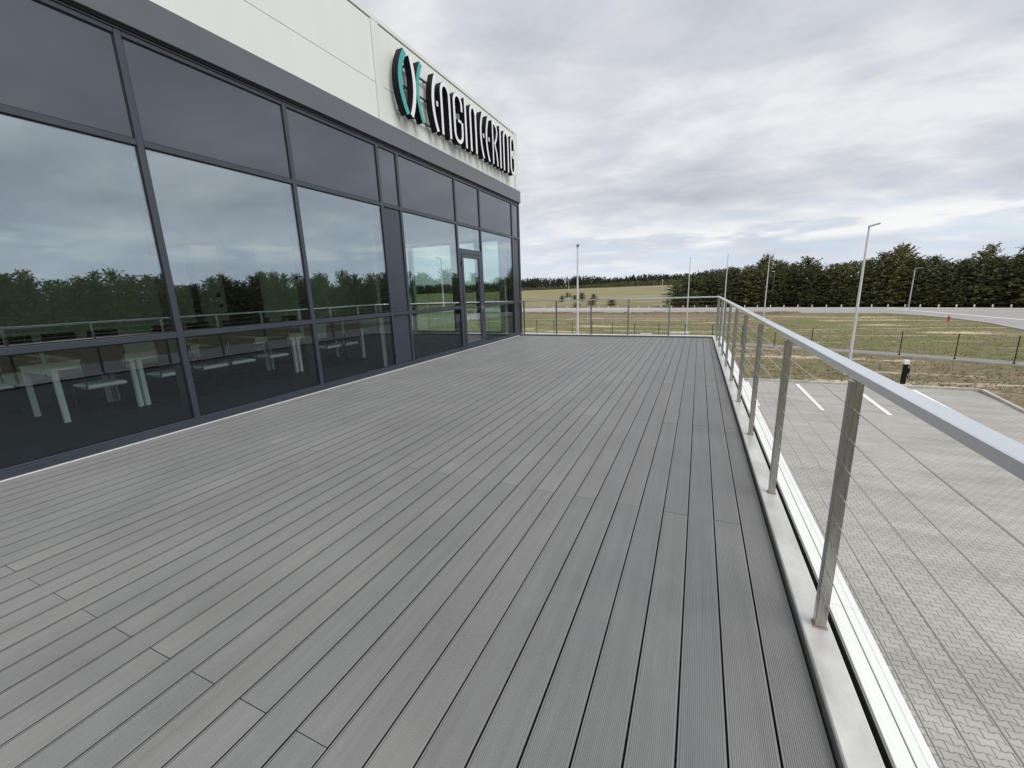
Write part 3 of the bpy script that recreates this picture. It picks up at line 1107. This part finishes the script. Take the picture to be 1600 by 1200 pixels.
# handrail: flat rectangular tube, mitred at the corner
hw = 0.030
poly_in = [(rail_x(-2.6) - hw, -2.6), (rail_x(-2.6) + hw, -2.6), (corner[0] + hw, YR + hw), (corner[0] - hw, YR - hw)]
MB().prism_xy(poly_in, HT + 0.001, HT + 0.037).obj('handrail', M_rail, rail, bevel=0.003)
xe = -5.74
poly_f = [(corner[0] - hw - 0.001, YR - hw), (corner[0] + hw - 0.001, YR + hw), (xe, rail_y(xe) + hw), (xe, rail_y(xe) - hw)]
MB().prism_xy(poly_f, HT + 0.001, HT + 0.037).obj('handrail', M_rail, rail, bevel=0.003)
for i in range(8):
    z = 0.215 + i * 0.1225 - 0.02
    dx = -0.022
    MB().tube([(rail_x(-2.6) + dx, -2.6, z), (corner[0] + dx, YR, z)], 0.0024, 6).obj('cable', M_cable, rail)
    MB().tube([(corner[0], YR, z), (xe + 0.03, rail_y(xe), z)], 0.0024, 6).obj('cable', M_cable, rail)
fit = MB()
for y in posts_y:
    for i in range(8):
        z = 0.215 + i * 0.1225 - 0.02
        x = rail_x(y) - 0.022
        fit.tube([(x, y - 0.0215, z), (x, y - 0.024, z)], 0.0042, 6)
fit.obj('cable_fitting', M_poled, rail)['kind'] = 'stuff'

# ------------------------------------------------------------------ sign
sign = thing('wall_sign', 'three dimensional company lettering with teal and white arcs beside it, on the white wall', 'sign')
SX0, SX1 = XW + 0.10, XW + 0.245


def stroke(pts, w, name, face_mat, close=False):
    """polyline in (y,z) thickened to width w, extruded: black return with coloured face"""
    P = [Vector(p) for p in pts]
    n = len(P)
    L, R_ = [], []
    for i in range(n):
        if close:
            a, b = P[(i - 1) % n], P[(i + 1) % n]
            t1, t2 = (P[i] - a).normalized(), (b - P[i]).normalized()
        else:
            t1 = (P[i] - P[i - 1]).normalized() if i > 0 else (P[1] - P[0]).normalized()
            t2 = (P[i + 1] - P[i]).normalized() if i < n - 1 else t1
        t = (t1 + t2).normalized()
        k = 1 / max(0.5, t.dot(t1))
        nn_ = Vector((-t.y, t.x)) * (w / 2) * k
        L.append(P[i] + nn_)
        R_.append(P[i] - nn_)
    return L, R_


def quad_strip(mb, L, R_, x0, x1, close=False):
    n = len(L)
    m_ = n if close else n - 1
    for i in range(m_):
        j = (i + 1) % n
        mb.prism_yz([tuple(L[i]), tuple(L[j]), tuple(R_[j]), tuple(R_[i])], x0, x1)


def merged(mb, name, m, parent, smooth=False):
    me = bpy.data.meshes.new(name)
    me.from_pydata(mb.v, [], mb.f)
    bm = bmesh.new()
    bm.from_mesh(me)
    bmesh.ops.remove_doubles(bm, verts=bm.verts, dist=1e-5)
    # drop the doubled inner walls between neighbouring segments
    seen = {}
    for f in list(bm.faces):
        key = tuple(sorted(v.index for v in f.verts))
        seen.setdefault(key, []).append(f)
    kill = [f for fs in seen.values() if len(fs) > 1 for f in fs]
    bmesh.ops.delete(bm, geom=kill, context='FACES_ONLY')
    bmesh.ops.recalc_face_normals(bm, faces=bm.faces)
    bm.to_mesh(me)
    bm.free()
    me.materials.append(m)
    return put(name, me, parent)


def glyph(name, strokes, face, w):
    body, front = MB(), MB()
    for st in strokes:
        pts, close, ww = st
        ww = ww or w
        L, R_ = stroke(pts, ww, name, face, close)
        quad_strip(body, L, R_, SX0, SX1, close)
        L2, R2 = stroke(pts, ww - 0.010, name, face, close)
        quad_strip(front, L2, R2, SX1 + 0.0005, SX1 + 0.006, close)
    o = merged(body, name, M_black, sign)
    merged(front, 'letter_face', face, o)
    return o


def arc_pts(y_end, y_mid, z0, z1, n=12, y_end2=None):
    y2 = y_end if y_end2 is None else y_end2
    res = []
    for i in range(n + 1):
        t = i / n
        lin = y_end + (y2 - y_end) * t
        b = 4 * t * (1 - t)
        res.append((lin + (y_mid - (y_end + y2) / 2) * b, z0 + (z1 - z0) * t))
    return res


Z0, Z1 = 5.09, 6.20
glyph('logo_arc', [(arc_pts(7.68, 7.495, Z0, Z1, 14, 7.70), False, None)], M_teal, 0.125)
glyph('logo_arc', [(arc_pts(7.80, 7.955, Z0, Z1 - .01, 14, 7.865), False, None)], M_face, 0.105)
glyph('logo_arc', [(arc_pts(8.20, 8.055, Z0, Z1, 14, 8.225), False, None)], M_teal, 0.105)
SW = 0.088


def ell(cy, cz, ry, rz, a0, a1, n=10):
    return [(cy + ry * math.cos(math.radians(a0 + (a1 - a0) * i / n)), cz + rz * math.sin(math.radians(a0 + (a1 - a0) * i / n))) for i in range(n + 1)]


def letter_E(yl, yr, w=SW):
    dash = [(yr - 0.035, 5.60), (yr - 0.035, 5.70)]
    return [(arc_pts(yr - w / 2, yl + w / 2, Z0, Z1, 12), False, w), (dash, False, 0.07)]


def letter_N(yl, yr, w=SW):
    a, b = yl + w / 2, yr - w / 2
    r = (b - a) / 2
    return [([(a, Z0), (a, 5.95)] + ell((a + b) / 2, 5.95, r, Z1 - w / 2 - 5.95, 180, 0)[1:-1] + [(b, 5.95), (b, Z0)], False, w)]


def letter_I(yc, w=SW):
    return [([(yc, Z0), (yc, Z1)], False, w)]


def letter_G(yl, yr, w=SW):
    a, b = yl + w / 2, yr - w / 2
    r = (b - a) / 2
    c = (a + b) / 2
    top = ell(c, 5.95, r, Z1 - w / 2 - 5.95, 0, 180)
    bot = ell(c, 5.33, r, 5.33 - Z0 - w / 2, 180, 360)
    pts = [(b, 5.84)] + top + bot + [(b, 5.58), (b, 5.60)]
    return [(pts, False, w), ([(b - w / 2, 5.60), (c - 0.01, 5.60)], False, 0.07)]


def letter_R(yl, yr, w=SW):
    a, b = yl + w / 2, yr - w / 2
    pts = [(a, Z0), (a, Z1 - w / 2), (a + (b - a) * 0.45, Z1 - w / 2 - 0.01), (b - 0.05, Z1 - 0.12), (b - 0.02, 5.95), (b - 0.07, 5.78), (a + 0.115, 5.64), (b - 0.07, 5.42), (b - 0.01, Z0)]
    return [(pts, False, w * 0.85)]


letters = [letter_E(8.555, 8.80, 0.10), letter_N(8.905, 9.325), letter_G(9.445, 9.885), letter_I(10.02), letter_N(10.225, 10.585), letter_E(10.765, 11.0), letter_E(11.095, 11.33),
           letter_R(11.49, 11.87), letter_I(12.025), letter_N(12.215, 12.60), letter_G(12.73, 13.09)]
for L_ in letters:
    glyph('letter', L_, M_face, SW)
for z in (6.05, 5.68, 5.20):
    MB().box(XW + 0.04, XW + 0.095, 7.62, 13.0, z - 0.006, z + 0.006).obj('mounting_rail', M_anthr, sign)
brk = MB()
for i in range(23):
    y = 7.68 + i * 0.235
    for z in (6.05, 5.68, 5.20):
        brk.box(XW, XW + 0.04, y - 0.01, y + 0.01, z - 0.01, z + 0.01)
brk.obj('rail_bracket', M_anthr, sign)


# ------------------------------------------------------------------ furniture behind the glass
def make_table(y0, y1, label):
    t = thing('office_table', label, 'table', (-8.28, (y0 + y1) / 2, 0), 0)
    h = (y1 - y0) / 2
    MB().box(-0.49, 0.49, -h + 0.002, h - 0.002, 0.715, 0.742).obj('tabletop', M_table, t, bevel=0.003)
    for sy in (-1, 1):
        for sx in (-1, 1):
            MB().box(sx * 0.455 - 0.028, sx * 0.455 + 0.028, sy * (h - 0.04) - 0.028, sy * (h - 0.04) + 0.028, 0.0, 0.66).obj('leg', M_tleg, t)
        MB().box(-0.483, 0.483, sy * (h - 0.04) - 0.028, sy * (h - 0.04) + 0.028, 0.661, 0.713).obj('cross_beam', M_tleg, t)
    return t


make_table(3.33, 6.11, 'long white office table behind the second window')
make_table(2.40, 3.32, 'short white table in the leftmost window, its near leg standing alone')
make_table(6.14, 8.1, 'white office table behind the third window')


def make_chair(label):
    c = thing('office_chair', label, 'chair', (0, 0, 0), 0)
    # local: sitter faces +x
    MB().box(-0.22, 0.24, -0.22, 0.22, 0.425, 0.475).obj('seat', M_seat, c, bevel=0.015)
    bk = MB()
    prof = [(-0.235, 0.60), (-0.265, 0.80), (-0.30, 1.13)]
    for (xa, za), (xb, zb) in zip(prof[:-1], prof[1:]):
        vs = [(xa, -0.215, za), (xa + 0.02, -0.215, za), (xa + 0.02, 0.215, za), (xa, 0.215, za), (xb, -0.20, zb), (xb + 0.02, -0.20, zb), (xb + 0.02, 0.20, zb), (xb, 0.20, zb)]
        bk.add(vs, [(0, 3, 2, 1), (4, 5, 6, 7), (0, 1, 5, 4), (1, 2, 6, 5), (2, 3, 7, 6), (3, 0, 4, 7)])
    bk.obj('backrest', M_mesh, c)
    f_ = MB()
    for s in (-1, 1):
        f_.tube([(-0.28, s * 0.225, 1.0), (-0.23, s * 0.225, 0.46), (0.22, s * 0.225, 0.44), (0.25, s * 0.225, 0.40), (0.25, s * 0.225, 0.03), (0.22, s * 0.225, 0.014), (-0.26, s * 0.225, 0.014)], 0.012, 6)
    f_.tube([(-0.26, -0.225, 0.014), (-0.26, 0.225, 0.014)], 0.012, 6)
    f_.obj('frame', M_mesh, c)
    return c


near_row = [(1.35, 'dark backed chair on the window side at the very left edge of the picture'), (2.86, 'dark backed chair on the window side, between the single pale leg and the paired legs'),
            (3.70, 'dark backed chair on the window side, right of the paired legs in the leftmost window'), (4.30, 'dark backed chair on the window side, at the left of the second window'),
            (4.82, 'dark backed chair on the window side, in the middle of the second window'), (5.52, 'dark backed chair on the window side, left of the paired legs in the second window'),
            (6.86, 'dark backed chair on the window side, at the left of the third window'), (7.40, 'dark backed chair on the window side, at the right of the third window')]
far_row = [(2.15, 'chair back across the table, leftmost above the crossbar of the first window'), (2.62, 'chair back across the table, second from the left above the crossbar'),
           (3.14, 'chair back across the table, third from the left above the crossbar'), (3.68, 'chair back across the table, just left of the first mullion'),
           (4.62, 'chair back across the table, showing low behind the first mullion'), (5.22, 'chair back across the table, at the left of the second window'),
           (5.95, 'chair back across the table, in the middle of the second window'), (6.62, 'chair back across the table, at the right of the second window'),
           (7.40, 'chair back across the table, behind the second mullion')]
ch0 = None
for row_x, rot, row in ((-7.75, math.pi, near_row), (-9.22, 0.0, far_row)):
    for y, lb in row:
        loc = (row_x + random.uniform(-.03, .03), y, 0)
        a = rot + random.uniform(-0.07, 0.07)
        if ch0 is None:
            ch0 = make_chair(lb)
            ch0['group'] = 'office chairs at the white tables'
            ch0.location = loc
            ch0.rotation_euler = (0, 0, a)
        else:
            copy_tree(ch0, loc, a, label=lb)


# ------------------------------------------------------------------ street furniture
def lamp(x, y, h, r0, r1, m, label, head=0.55, head_dir=0.0, group='street lamps', z=None, base=True):
    zz = terrain(x, y) if z is None else z
    t = thing('street_lamp', label, 'street lamp', (x, y, zz), head_dir, group)
    MB().tube([(0, 0, 0), (0, 0, 0.9), (0, 0, h)], [r0, r0 * 0.95, r1], 12).obj('pole', m, t, smooth=False)
    hb = MB()
    hb.add([(-0.05, -0.09, h - 0.03), (head, -0.11, h + 0.10), (head, 0.11, h + 0.10), (-0.05, 0.09, h - 0.03),
            (-0.05, -0.05, h + 0.06), (head - 0.06, -0.08, h + 0.17), (head - 0.06, 0.08, h + 0.17), (-0.05, 0.05, h + 0.06)],
           [(0, 3, 2, 1), (4, 5, 6, 7), (0, 1, 5, 4), (1, 2, 6, 5), (2, 3, 7, 6), (3, 0, 4, 7)])
    hb.obj('lamp_head', M_poled, t, bevel=0.01)
    if base:
        MB().box(-0.2, 0.2, -0.2, 0.2, -0.1, 0.06).obj('base', M_conc, t, bevel=0.01)
    return t


lamp(8.62, 31.0, 8.62, 0.095, 0.045, M_polew, 'tall pale lamp post on the grass behind the railing, tallest on the right', 0.50, math.radians(-15))
lamp(-7.80, 28.9, 8.55, 0.10, 0.045, M_polew, 'tall pale lamp post in front of the meadow, nearest the building', 0.35, math.radians(-70))
lamp(16.0, 117.5, 8.1, 0.12, 0.07, M_poled, 'thin grey street lamp before the pines, beside the rightmost flagpole', 0.9, math.radians(200), z=G)
lamp(37.9, 107.2, 7.3, 0.14, 0.08, M_polew, 'thin street lamp beyond the road, right of the tall pale lamp post', 1.1, math.radians(-20), z=G)
lamp(-9.1, 119.5, 7.2, 0.12, 0.07, M_poled, 'thin street lamp at the left end of the pine wood', 0.9, math.radians(90), z=G)
lamp(13.1, 122.0, 10.6, 0.13, 0.07, M_poled, 'street lamp with a side arm just behind the rightmost flagpole', 1.4, math.radians(180), z=G)
lamp(-36.5, 125.0, 8.3, 0.10, 0.06, M_poled, 'thin distant lamp left of the pale lamp post at the building', 0.7, math.radians(120), z=terrain(-36.5, 125))


def marker_pole(x, y, h, r, label):
    t = thing('marker_pole', label, 'pole', (x, y, terrain(x, y)))
    MB().tube([(0, 0, 0), (0, 0, h)], r, 8).obj('pole', M_poled, t)
    MB().tube([(0, 0, h - 0.45), (0, 0, h + 0.02)], r * 1.9, 8).obj('cap', M_poled, t)
    MB().box(-0.25, 0.25, -0.25, 0.25, -0.1, 0.05).obj('base', M_conc, t)


marker_pole(21.4, 114.6, 2.3, 0.08, 'short grey pole standing alone before the pines beyond the road')


def flagpole(x, y, h, label):
    t = thing('flagpole', label, 'flagpole', (x, y, G), 0, 'flagpoles on the grass')
    MB().tube([(0, 0, 0.1), (0, 0, h * .5), (0, 0, h)], [0.075, 0.06, 0.035], 10).obj('pole', M_polew, t)
    MB().tube([(0, 0, h), (0, 0, h + 0.08)], [0.05, 0.02], 8).obj('finial', M_polew, t)
    MB().box(-0.3, 0.3, -0.3, 0.3, -0.05, 0.07).obj('base', M_conc, t)
    MB().box(-0.05, 0.05, -0.13, -0.08, 0.8, 1.15).obj('cleat', M_poled, t)


flagpole(-1.2, 55.0, 8.9, 'leftmost of the three bare flagpoles, seen through the far railing')
flagpole(2.64, 52.5, 8.9, 'middle one of the three bare flagpoles, rising above the railing corner')
flagpole(7.25, 58.0, 8.95, 'rightmost of the three bare flagpoles, in front of the pines')

# fence along the path
fence = thing('wire_fence', 'low black wire fence with thin posts along the grey path', 'fence')
fp = MB().box(-0.03, 0.03, -0.02, 0.02, 0, 1.85).box(-0.06, 0.06, -0.05, 0.05, 0, 0.16).mesh('fence_post', M_fence)
for i, (x, y) in enumerate(fence_pts):
    put('fence_post', fp, fence, (x, y, G + 0.03), -0.45)
wires = MB()
for (xa, ya), (xb, yb) in zip(fence_pts[:-1], fence_pts[1:]):
    for z in (0.12, 0.62, 1.22, 1.78):
        wires.tube([(xa, ya, G + z), (xb, yb, G + z)], 0.0042, 4, cap=False)
    n = 24
    for k in range(1, n):
        x, y = xa + (xb - xa) * k / n, ya + (yb - ya) * k / n
        wires.tube([(x, y, G + 0.1), (x, y, G + 1.8)], 0.0018, 3, cap=False)
wires.obj('wire_mesh', M_fence, fence)['kind'] = 'stuff'

# white marker blocks beyond the road
guards = [(-44.89, 125.51), (-41.61, 124.76), (-36.77, 123.65), (-33.24, 122.84), (-29.53, 121.99), (-26.54, 121.3), (-23.64, 120.64), (-20.82, 119.99), (-17.9, 119.32), (-14.98, 118.65), (-12.16, 118.01), (-9.07, 117.3), (-6.43, 116.69), (-3.62, 116.05), (-0.91, 115.43), (1.87, 114.77), (4.7, 114.0), (7.43, 113.26), (10.0, 112.57), (12.54, 111.88), (15.07, 111.19), (17.57, 110.52), (20.09, 109.83), (22.53, 109.17), (24.94, 108.52), (27.37, 107.86), (29.76, 107.22), (32.02, 106.6), (34.39, 105.96), (36.73, 105.08), (38.64, 104.19), (40.89, 103.14), (42.95, 102.18), (44.93, 101.26), (46.88, 100.35), (48.77, 99.47), (50.8, 98.2), (53, 97.0), (55.2, 95.2)]
gm_ = MB()
gm_.box(-0.10, 0.10, -0.08, 0.08, 0, 0.42).box(-0.15, 0.15, -0.12, 0.12, 0.421, 0.55).box(-0.09, 0.09, -0.07, 0.07, 0.551, 0.72)
gme = gm_.mesh('marker_block', M_block, bevel=0.02)
for x, y in guards:
    o = put('marker_block', gme, None, (x, y + 0.35, terrain(x, y)))
    o.scale = (0.85, 0.85, 0.85)
    tag(o, 'small white marker post in the row on the far side of the road', 'marker post', 'marker posts along the far side of the road')

# hydrant
hy = thing('fire_hydrant', 'small red fire hydrant on the grass by the side road', 'hydrant', (29.9, 72.6, G))
hy.scale = (0.75, 0.75, 0.75)
MB().tube([(0, 0, 0), (0, 0, 0.1), (0, 0, 0.12), (0, 0, 0.75), (0, 0, 0.88)], [0.2, 0.2, 0.13, 0.13, 0.03], 10).obj('barrel', M_red, hy)
MB().tube([(-0.27, 0, 0.55), (0.27, 0, 0.55)], 0.08, 8).obj('outlet', M_red, hy)
MB().tube([(0, 0, 0.86), (0, 0, 0.98)], 0.05, 6).obj('nut', M_black, hy)

# charging bollard with grey cap
bo = thing('charging_bollard', 'black bollard with a pale grey top on the grass behind the parking kerb', 'bollard', (10.53, 28.9, G + 0.0))
MB().box(-0.10, 0.10, -0.08, 0.08, 0.02, 1.12).obj('post', M_black, bo, bevel=0.015)
MB().box(-0.12, 0.12, -0.10, 0.10, 1.121, 1.36).obj('cap', M_face, bo, bevel=0.02)
MB().box(0.101, 0.19, -0.07, 0.07, 0.60, 0.90).obj('socket_box', M_black, bo, bevel=0.01)
MB().tube([(0.16, 0, 0.62), (0.22, -0.05, 0.45), (0.16, -0.08, 0.32), (0.11, -0.06, 0.5)], 0.018, 6).obj('charging_cable', M_black, bo)
MB().tube([(0.16, 0, 0.86), (0.19, -0.02, 1.0), (0.12, -0.05, 1.08)], 0.015, 6).obj('cable_hook', M_black, bo)
MB().box(-0.38, 0.38, -0.28, 0.28, -0.05, 0.019).obj('base', M_sandslab, bo, bevel=0.01)
# low pale concrete pads on the grass
for (x, y, w, lb) in ((-5.6, 52.0, 1.3, 'left of two low pale slabs lying on the grass behind the far railing'), (-1.9, 53.2, 2.2, 'right of two low pale slabs lying on the grass, at the foot of a flagpole')):
    o = MB().box(x - w / 2, x + w / 2, y - 0.3, y + 0.3, G - 0.05, G + 0.22).obj('concrete_slab', M_conc, None, bevel=0.03)
    tag(o, lb, 'slab')


# ------------------------------------------------------------------ trees
def pine_meshes(seed, H=12.0, R=2.4, bushy=1.0):
    r_ = random.Random(seed)
    vs, fs = [], []

    def clump(c, s, dirv):
        for _ in range(3):
            a = Vector((r_.gauss(0, 1), r_.gauss(0, 1), r_.gauss(0, .55))).normalized()
            a = (a + dirv * 0.6).normalized()
            b = a.cross(Vector((r_.gauss(0, 1), r_.gauss(0, 1), r_.gauss(0, 1)))).normalized()
            p = c + Vector((r_.gauss(0, .3), r_.gauss(0, .3), r_.gauss(0, .2))) * s
            n = len(vs)
            vs.extend([tuple(p - a * s * .55 - b * s * .16), tuple(p - a * s * .1 + b * s * .34), tuple(p + a * s * .75), tuple(p - a * s * .05 - b * s * .34)])
            fs.append((n, n + 1, n + 2, n + 3))
    lean = Vector((r_.uniform(-.03, .03), r_.uniform(-.03, .03), 1))
    levels = 26
    for i in range(levels):
        t = (i + r_.random()) / levels
        z = H * (0.04 + 0.88 * t)
        if t > 0.38:
            pr = math.sqrt(max(0.03, 1 - ((t - 0.38) / 0.68) ** 2))
        else:
            pr = 0.78 + 0.22 * (t / 0.38)
        rad = R * pr
        nb = r_.choice((5, 6, 7))
        a0 = r_.uniform(0, 6.28)
        for k in range(nb):
            a = a0 + 6.283 * k / nb + r_.uniform(-.4, .4)
            L = rad * r_.choice((0.5, 0.75, 0.95, 1.05, 1.25)) * r_.uniform(0.85, 1.1)
            up_ = r_.uniform(-0.15, 0.35) + 1.1 * t ** 2
            dirv = Vector((math.cos(a), math.sin(a), up_)).normalized()
            base = lean * z
            m_ = max(2, int(L / 0.33))
            for j in range(m_):
                q = (j + 0.8) / m_
                p = base + dirv * L * q + Vector((0, 0, -0.10 * L * q * q * (1 - t)))
                clump(p, r_.uniform(0.34, 0.56) * (1.0 - 0.30 * t) * bushy, dirv)
    # leading shoots
    for j in range(9):
        a = r_.uniform(0, 6.28)
        rr = R * r_.uniform(0.0, 0.6)
        z = H * r_.uniform(0.86, 0.97) - rr * 0.5
        top = r_.uniform(0.5, 1.1)
        for q in range(4):
            clump(lean * z + Vector((math.cos(a) * rr, math.sin(a) * rr, top * q / 3)), 0.36 - 0.07 * q, Vector((0, 0, 1.2)))
    cr = MB().add(vs, fs).mesh('crown', M_pine, fix=False)
    tk = MB()
    tk.tube([(0, 0, -0.2), tuple(lean * H * .35), tuple(lean * H * .98)], [0.17, 0.12, 0.02], 7)
    for _ in range(10):
        z = r_.uniform(.15, .8) * H
        a = r_.uniform(0, 6.28)
        tk.tube([tuple(lean * z), tuple(lean * z + Vector((math.cos(a), math.sin(a), .25)) * R * .55)], [0.035, 0.012], 4, cap=False)
    return cr, tk.mesh('trunk', M_bark)


protos = [pine_meshes(10 + i, R=(2.4, 2.8, 3.1, 2.6, 2.9, 2.2, 2.7)[i]) for i in range(7)]


def pine(x, y, h, label, group, wscale=1.0, name='pine_tree'):
    cr, tk = random.choice(protos)
    t = thing(name, label, 'tree', (x, y, terrain(x, y)), random.uniform(0, 6.28), group)
    s = h / 12.0
    ws = wscale * random.uniform(0.88, 1.15)
    t.scale = (ws, ws, s)
    put('crown', cr, t)
    put('trunk', tk, t)
    return t


# silhouette of the wood: (x/y direction, tree-top slope z/y)
prof = [(-0.10, 0.008), (-0.07, 0.0095), (-0.044, 0.0195), (0.007, 0.0205), (0.03, 0.029), (0.055, 0.0345), (0.078, 0.033), (0.106, 0.044), (0.122, 0.053), (0.138, 0.049), (0.156, 0.032), (0.187, 0.043), (0.22, 0.027), (0.239, 0.031), (0.267, 0.038), (0.295, 0.044), (0.33, 0.055), (0.359, 0.037), (0.394, 0.033), (0.419, 0.030), (0.441, 0.045), (0.46, 0.026), (0.48, 0.043), (0.52, 0.040)]
edge = [(-6.5, 121.5), (10, 118.5), (28, 113.5), (42, 108), (54, 101.5), (64, 94), (74, 84), (82, 72), (90, 57), (95, 40), (98, 20), (99, 0), (99, -30)]
lab = ['dark green pine standing in the close wood beyond the road', 'olive green pine standing in the close wood beyond the road']
grp = 'pines of the wood beyond the road'
acc = 0.0
n_tree = 0
for row in range(4):
    dback = row * 3.6
    pts = offset(edge, -dback)
    step = 2.9 if row == 0 else 3.4
    carry = random.uniform(0, 2)
    for a, b in zip(pts[:-1], pts[1:]):
        a, b = Vector(a), Vector(b)
        L = (b - a).length
        s = carry
        while s < L:
            p = a.lerp(b, s / L)
            x, y = p.x + random.uniform(-.7, .7), p.y + random.uniform(-.9, .9)
            r = x / max(y, 1.0)
            if y > 40 and r < 0.52:
                sl_ = float(np.interp(r, [q[0] for q in prof], [q[1] for q in prof]))
                h = EYE + sl_ * y - G
                h *= random.uniform(0.84, 1.03) if row < 2 else random.uniform(0.80, 1.0)
            else:
                h = random.uniform(8.0, 12.8)
            h = max(h, 5.5)
            if row >= 2 and y < 30:
                s += step * 1.5
                continue
            if row == 0:
                lb = 'green pine in the front row of the close wood beyond the road'
            else:
                lb = 'pine crown rising behind the front row of the close wood'
            pine(x, y, h, lb, grp if row == 0 else 'pines behind the front row of the wood', 1.05 if row == 0 else 1.1)
            n_tree += 1
            s += step * random.uniform(0.8, 1.2)
        carry = s - L
# a few taller pines that break the skyline, each placed for itself
tall = [(14.6, 119.6, 'tall ragged pine rising behind the rightmost flagpole', 12.5, 0.9), (22.5, 119.0, 'broad topped pine left of the short grey pole', 11.2, 1.2), (38.0, 114.0, 'tallest pine, right of the tall pale lamp post', 12.6, 1.1), (49.0, 109.0, 'tall spiky pine near the right edge of the picture', 11.4, 0.9), (53.5, 107.0, 'tall pine at the right edge of the picture', 11.2, 1.0)]
for x, y, lb, h, w_ in tall:
    pine(x, y, h, lb, grp, w_)
# lower half-grown edge trees that hide the trunks
for _ in range(46):
    i = random.randrange(len(edge) - 1)
    a, b = Vector(edge[i]), Vector(edge[i + 1])
    p = a.lerp(b, random.random())
    q = p + Vector((random.uniform(-.5, .5), random.uniform(-2.2, -0.8))) if i < 6 else p + Vector((-1.5, 0))
    pine(q.x, q.y, random.uniform(2.6, 4.8), 'small young pine at the foot of the close wood beyond the road', 'young pines at the edge of the wood', 0.72, 'young_pine')

# little bushes on the meadow
for (x, y, h, lb) in ((-44.6, 144.0, 2.3, 'second dark bush from the left on the meadow'), (-52.6, 179.4, 2.0, 'small round bush, third from the left on the meadow'), (-43.4, 156.6, 1.8, 'bush just left of the pale lamp post on the meadow'),
                      (-37.9, 146.3, 2.9, 'largest dark bush on the meadow, beside the pale lamp post'), (-30.3, 124.0, 1.3, 'tiny bush in front of the largest meadow bush'), (-32.9, 143.0, 2.4, 'dark bush in the middle of the meadow row'),
                      (-28.2, 134.3, 2.2, 'wide bush, second from the right on the meadow'), (-21.9, 130.6, 1.9, 'rightmost bush of the meadow row'), (-51.5, 131.0, 1.1, 'tiny bush nearest the building corner on the meadow')):
    pine(x * 1.17, y * 1.17 if y > 135 else y + 6, h * 1.2, lb, 'bushes on the meadow', 0.62, 'meadow_bush')
for (x, y, lb) in ((-66, 205, 'thin bare sapling on the meadow, left'), (-20, 190, 'thin sapling on the meadow beside the wood')):
    pass


# far wood along the horizon: one mass
def far_wood():
    vs, fs = [], []
    r_ = random.Random(5)
    V = []
    F = []
    for i in range(1500):
        u = r_.random()
        x = -420 + 440 * u
        y = 372 - 0.10 * x + r_.uniform(0, 34) + 12 * math.sin(x * 0.02)
        z = terrain(x, y) - 0.3
        h = r_.uniform(7.0, 10.5) + 1.3 * math.sin(x * 0.035) + 0.8 * math.sin(x * 0.11)
        R_ = r_.uniform(1.5, 2.8)
        for k in range(46):
            t = r_.random()
            a = r_.uniform(0, 6.28)
            rr = R_ * (1 - t ** 1.6) * r_.uniform(.3, 1.1) + .2
            c = Vector((x + math.cos(a) * rr, y + math.sin(a) * rr, z + h * (0.05 + .95 * t)))
            s = r_.uniform(.7, 1.25) * (1.1 - .5 * t)
            a_ = Vector((r_.gauss(0, 1), r_.gauss(0, .4), r_.gauss(0, 1))).normalized() * s
            b_ = Vector((r_.gauss(0, 1), r_.gauss(0, .4), r_.gauss(0, 1))).normalized() * s
            n = len(V)
            V += [tuple(c + a_), tuple(c + b_), tuple(c - a_ * .6 - b_ * .4)]
            F.append((n, n + 1, n + 2))
    o = MB().add(V, F).obj('far_wood', M_farwood, fix=False)
    tag(o, 'dark distant wood along the horizon beyond the meadow', 'woodland', kind='stuff')
    V, F = [], []
    for i in range(420):
        x = r_.uniform(-240, -18)
        y = 350 - 0.10 * x + r_.uniform(-3, 6)
        z = terrain(x, y) - 0.2
        h = r_.uniform(1.2, 3.4) + (1.5 if x > -70 else 0)
        for k in range(24):
            c = Vector((x + r_.gauss(0, .9), y + r_.gauss(0, .9), z + h * r_.random()))
            s = r_.uniform(.35, .75)
            a_ = Vector((r_.gauss(0, 1), r_.gauss(0, .4), r_.gauss(0, 1))).normalized() * s
            b_ = Vector((r_.gauss(0, 1), r_.gauss(0, .4), r_.gauss(0, 1))).normalized() * s
            n = len(V)
            V += [tuple(c + a_), tuple(c + b_), tuple(c - a_ * .6 - b_ * .4)]
            F.append((n, n + 1, n + 2))
    o = MB().add(V, F).obj('hedge_scrub', foliage('pale_scrub', (0.07, 0.08, 0.035), (0.13, 0.13, 0.06), (0.21, 0.19, 0.10)), fix=False)
    tag(o, 'pale olive scrub growing in front of the distant wood', 'scrub', kind='stuff')


far_wood()
print('objects', len(bpy.data.objects), 'trees', n_tree)
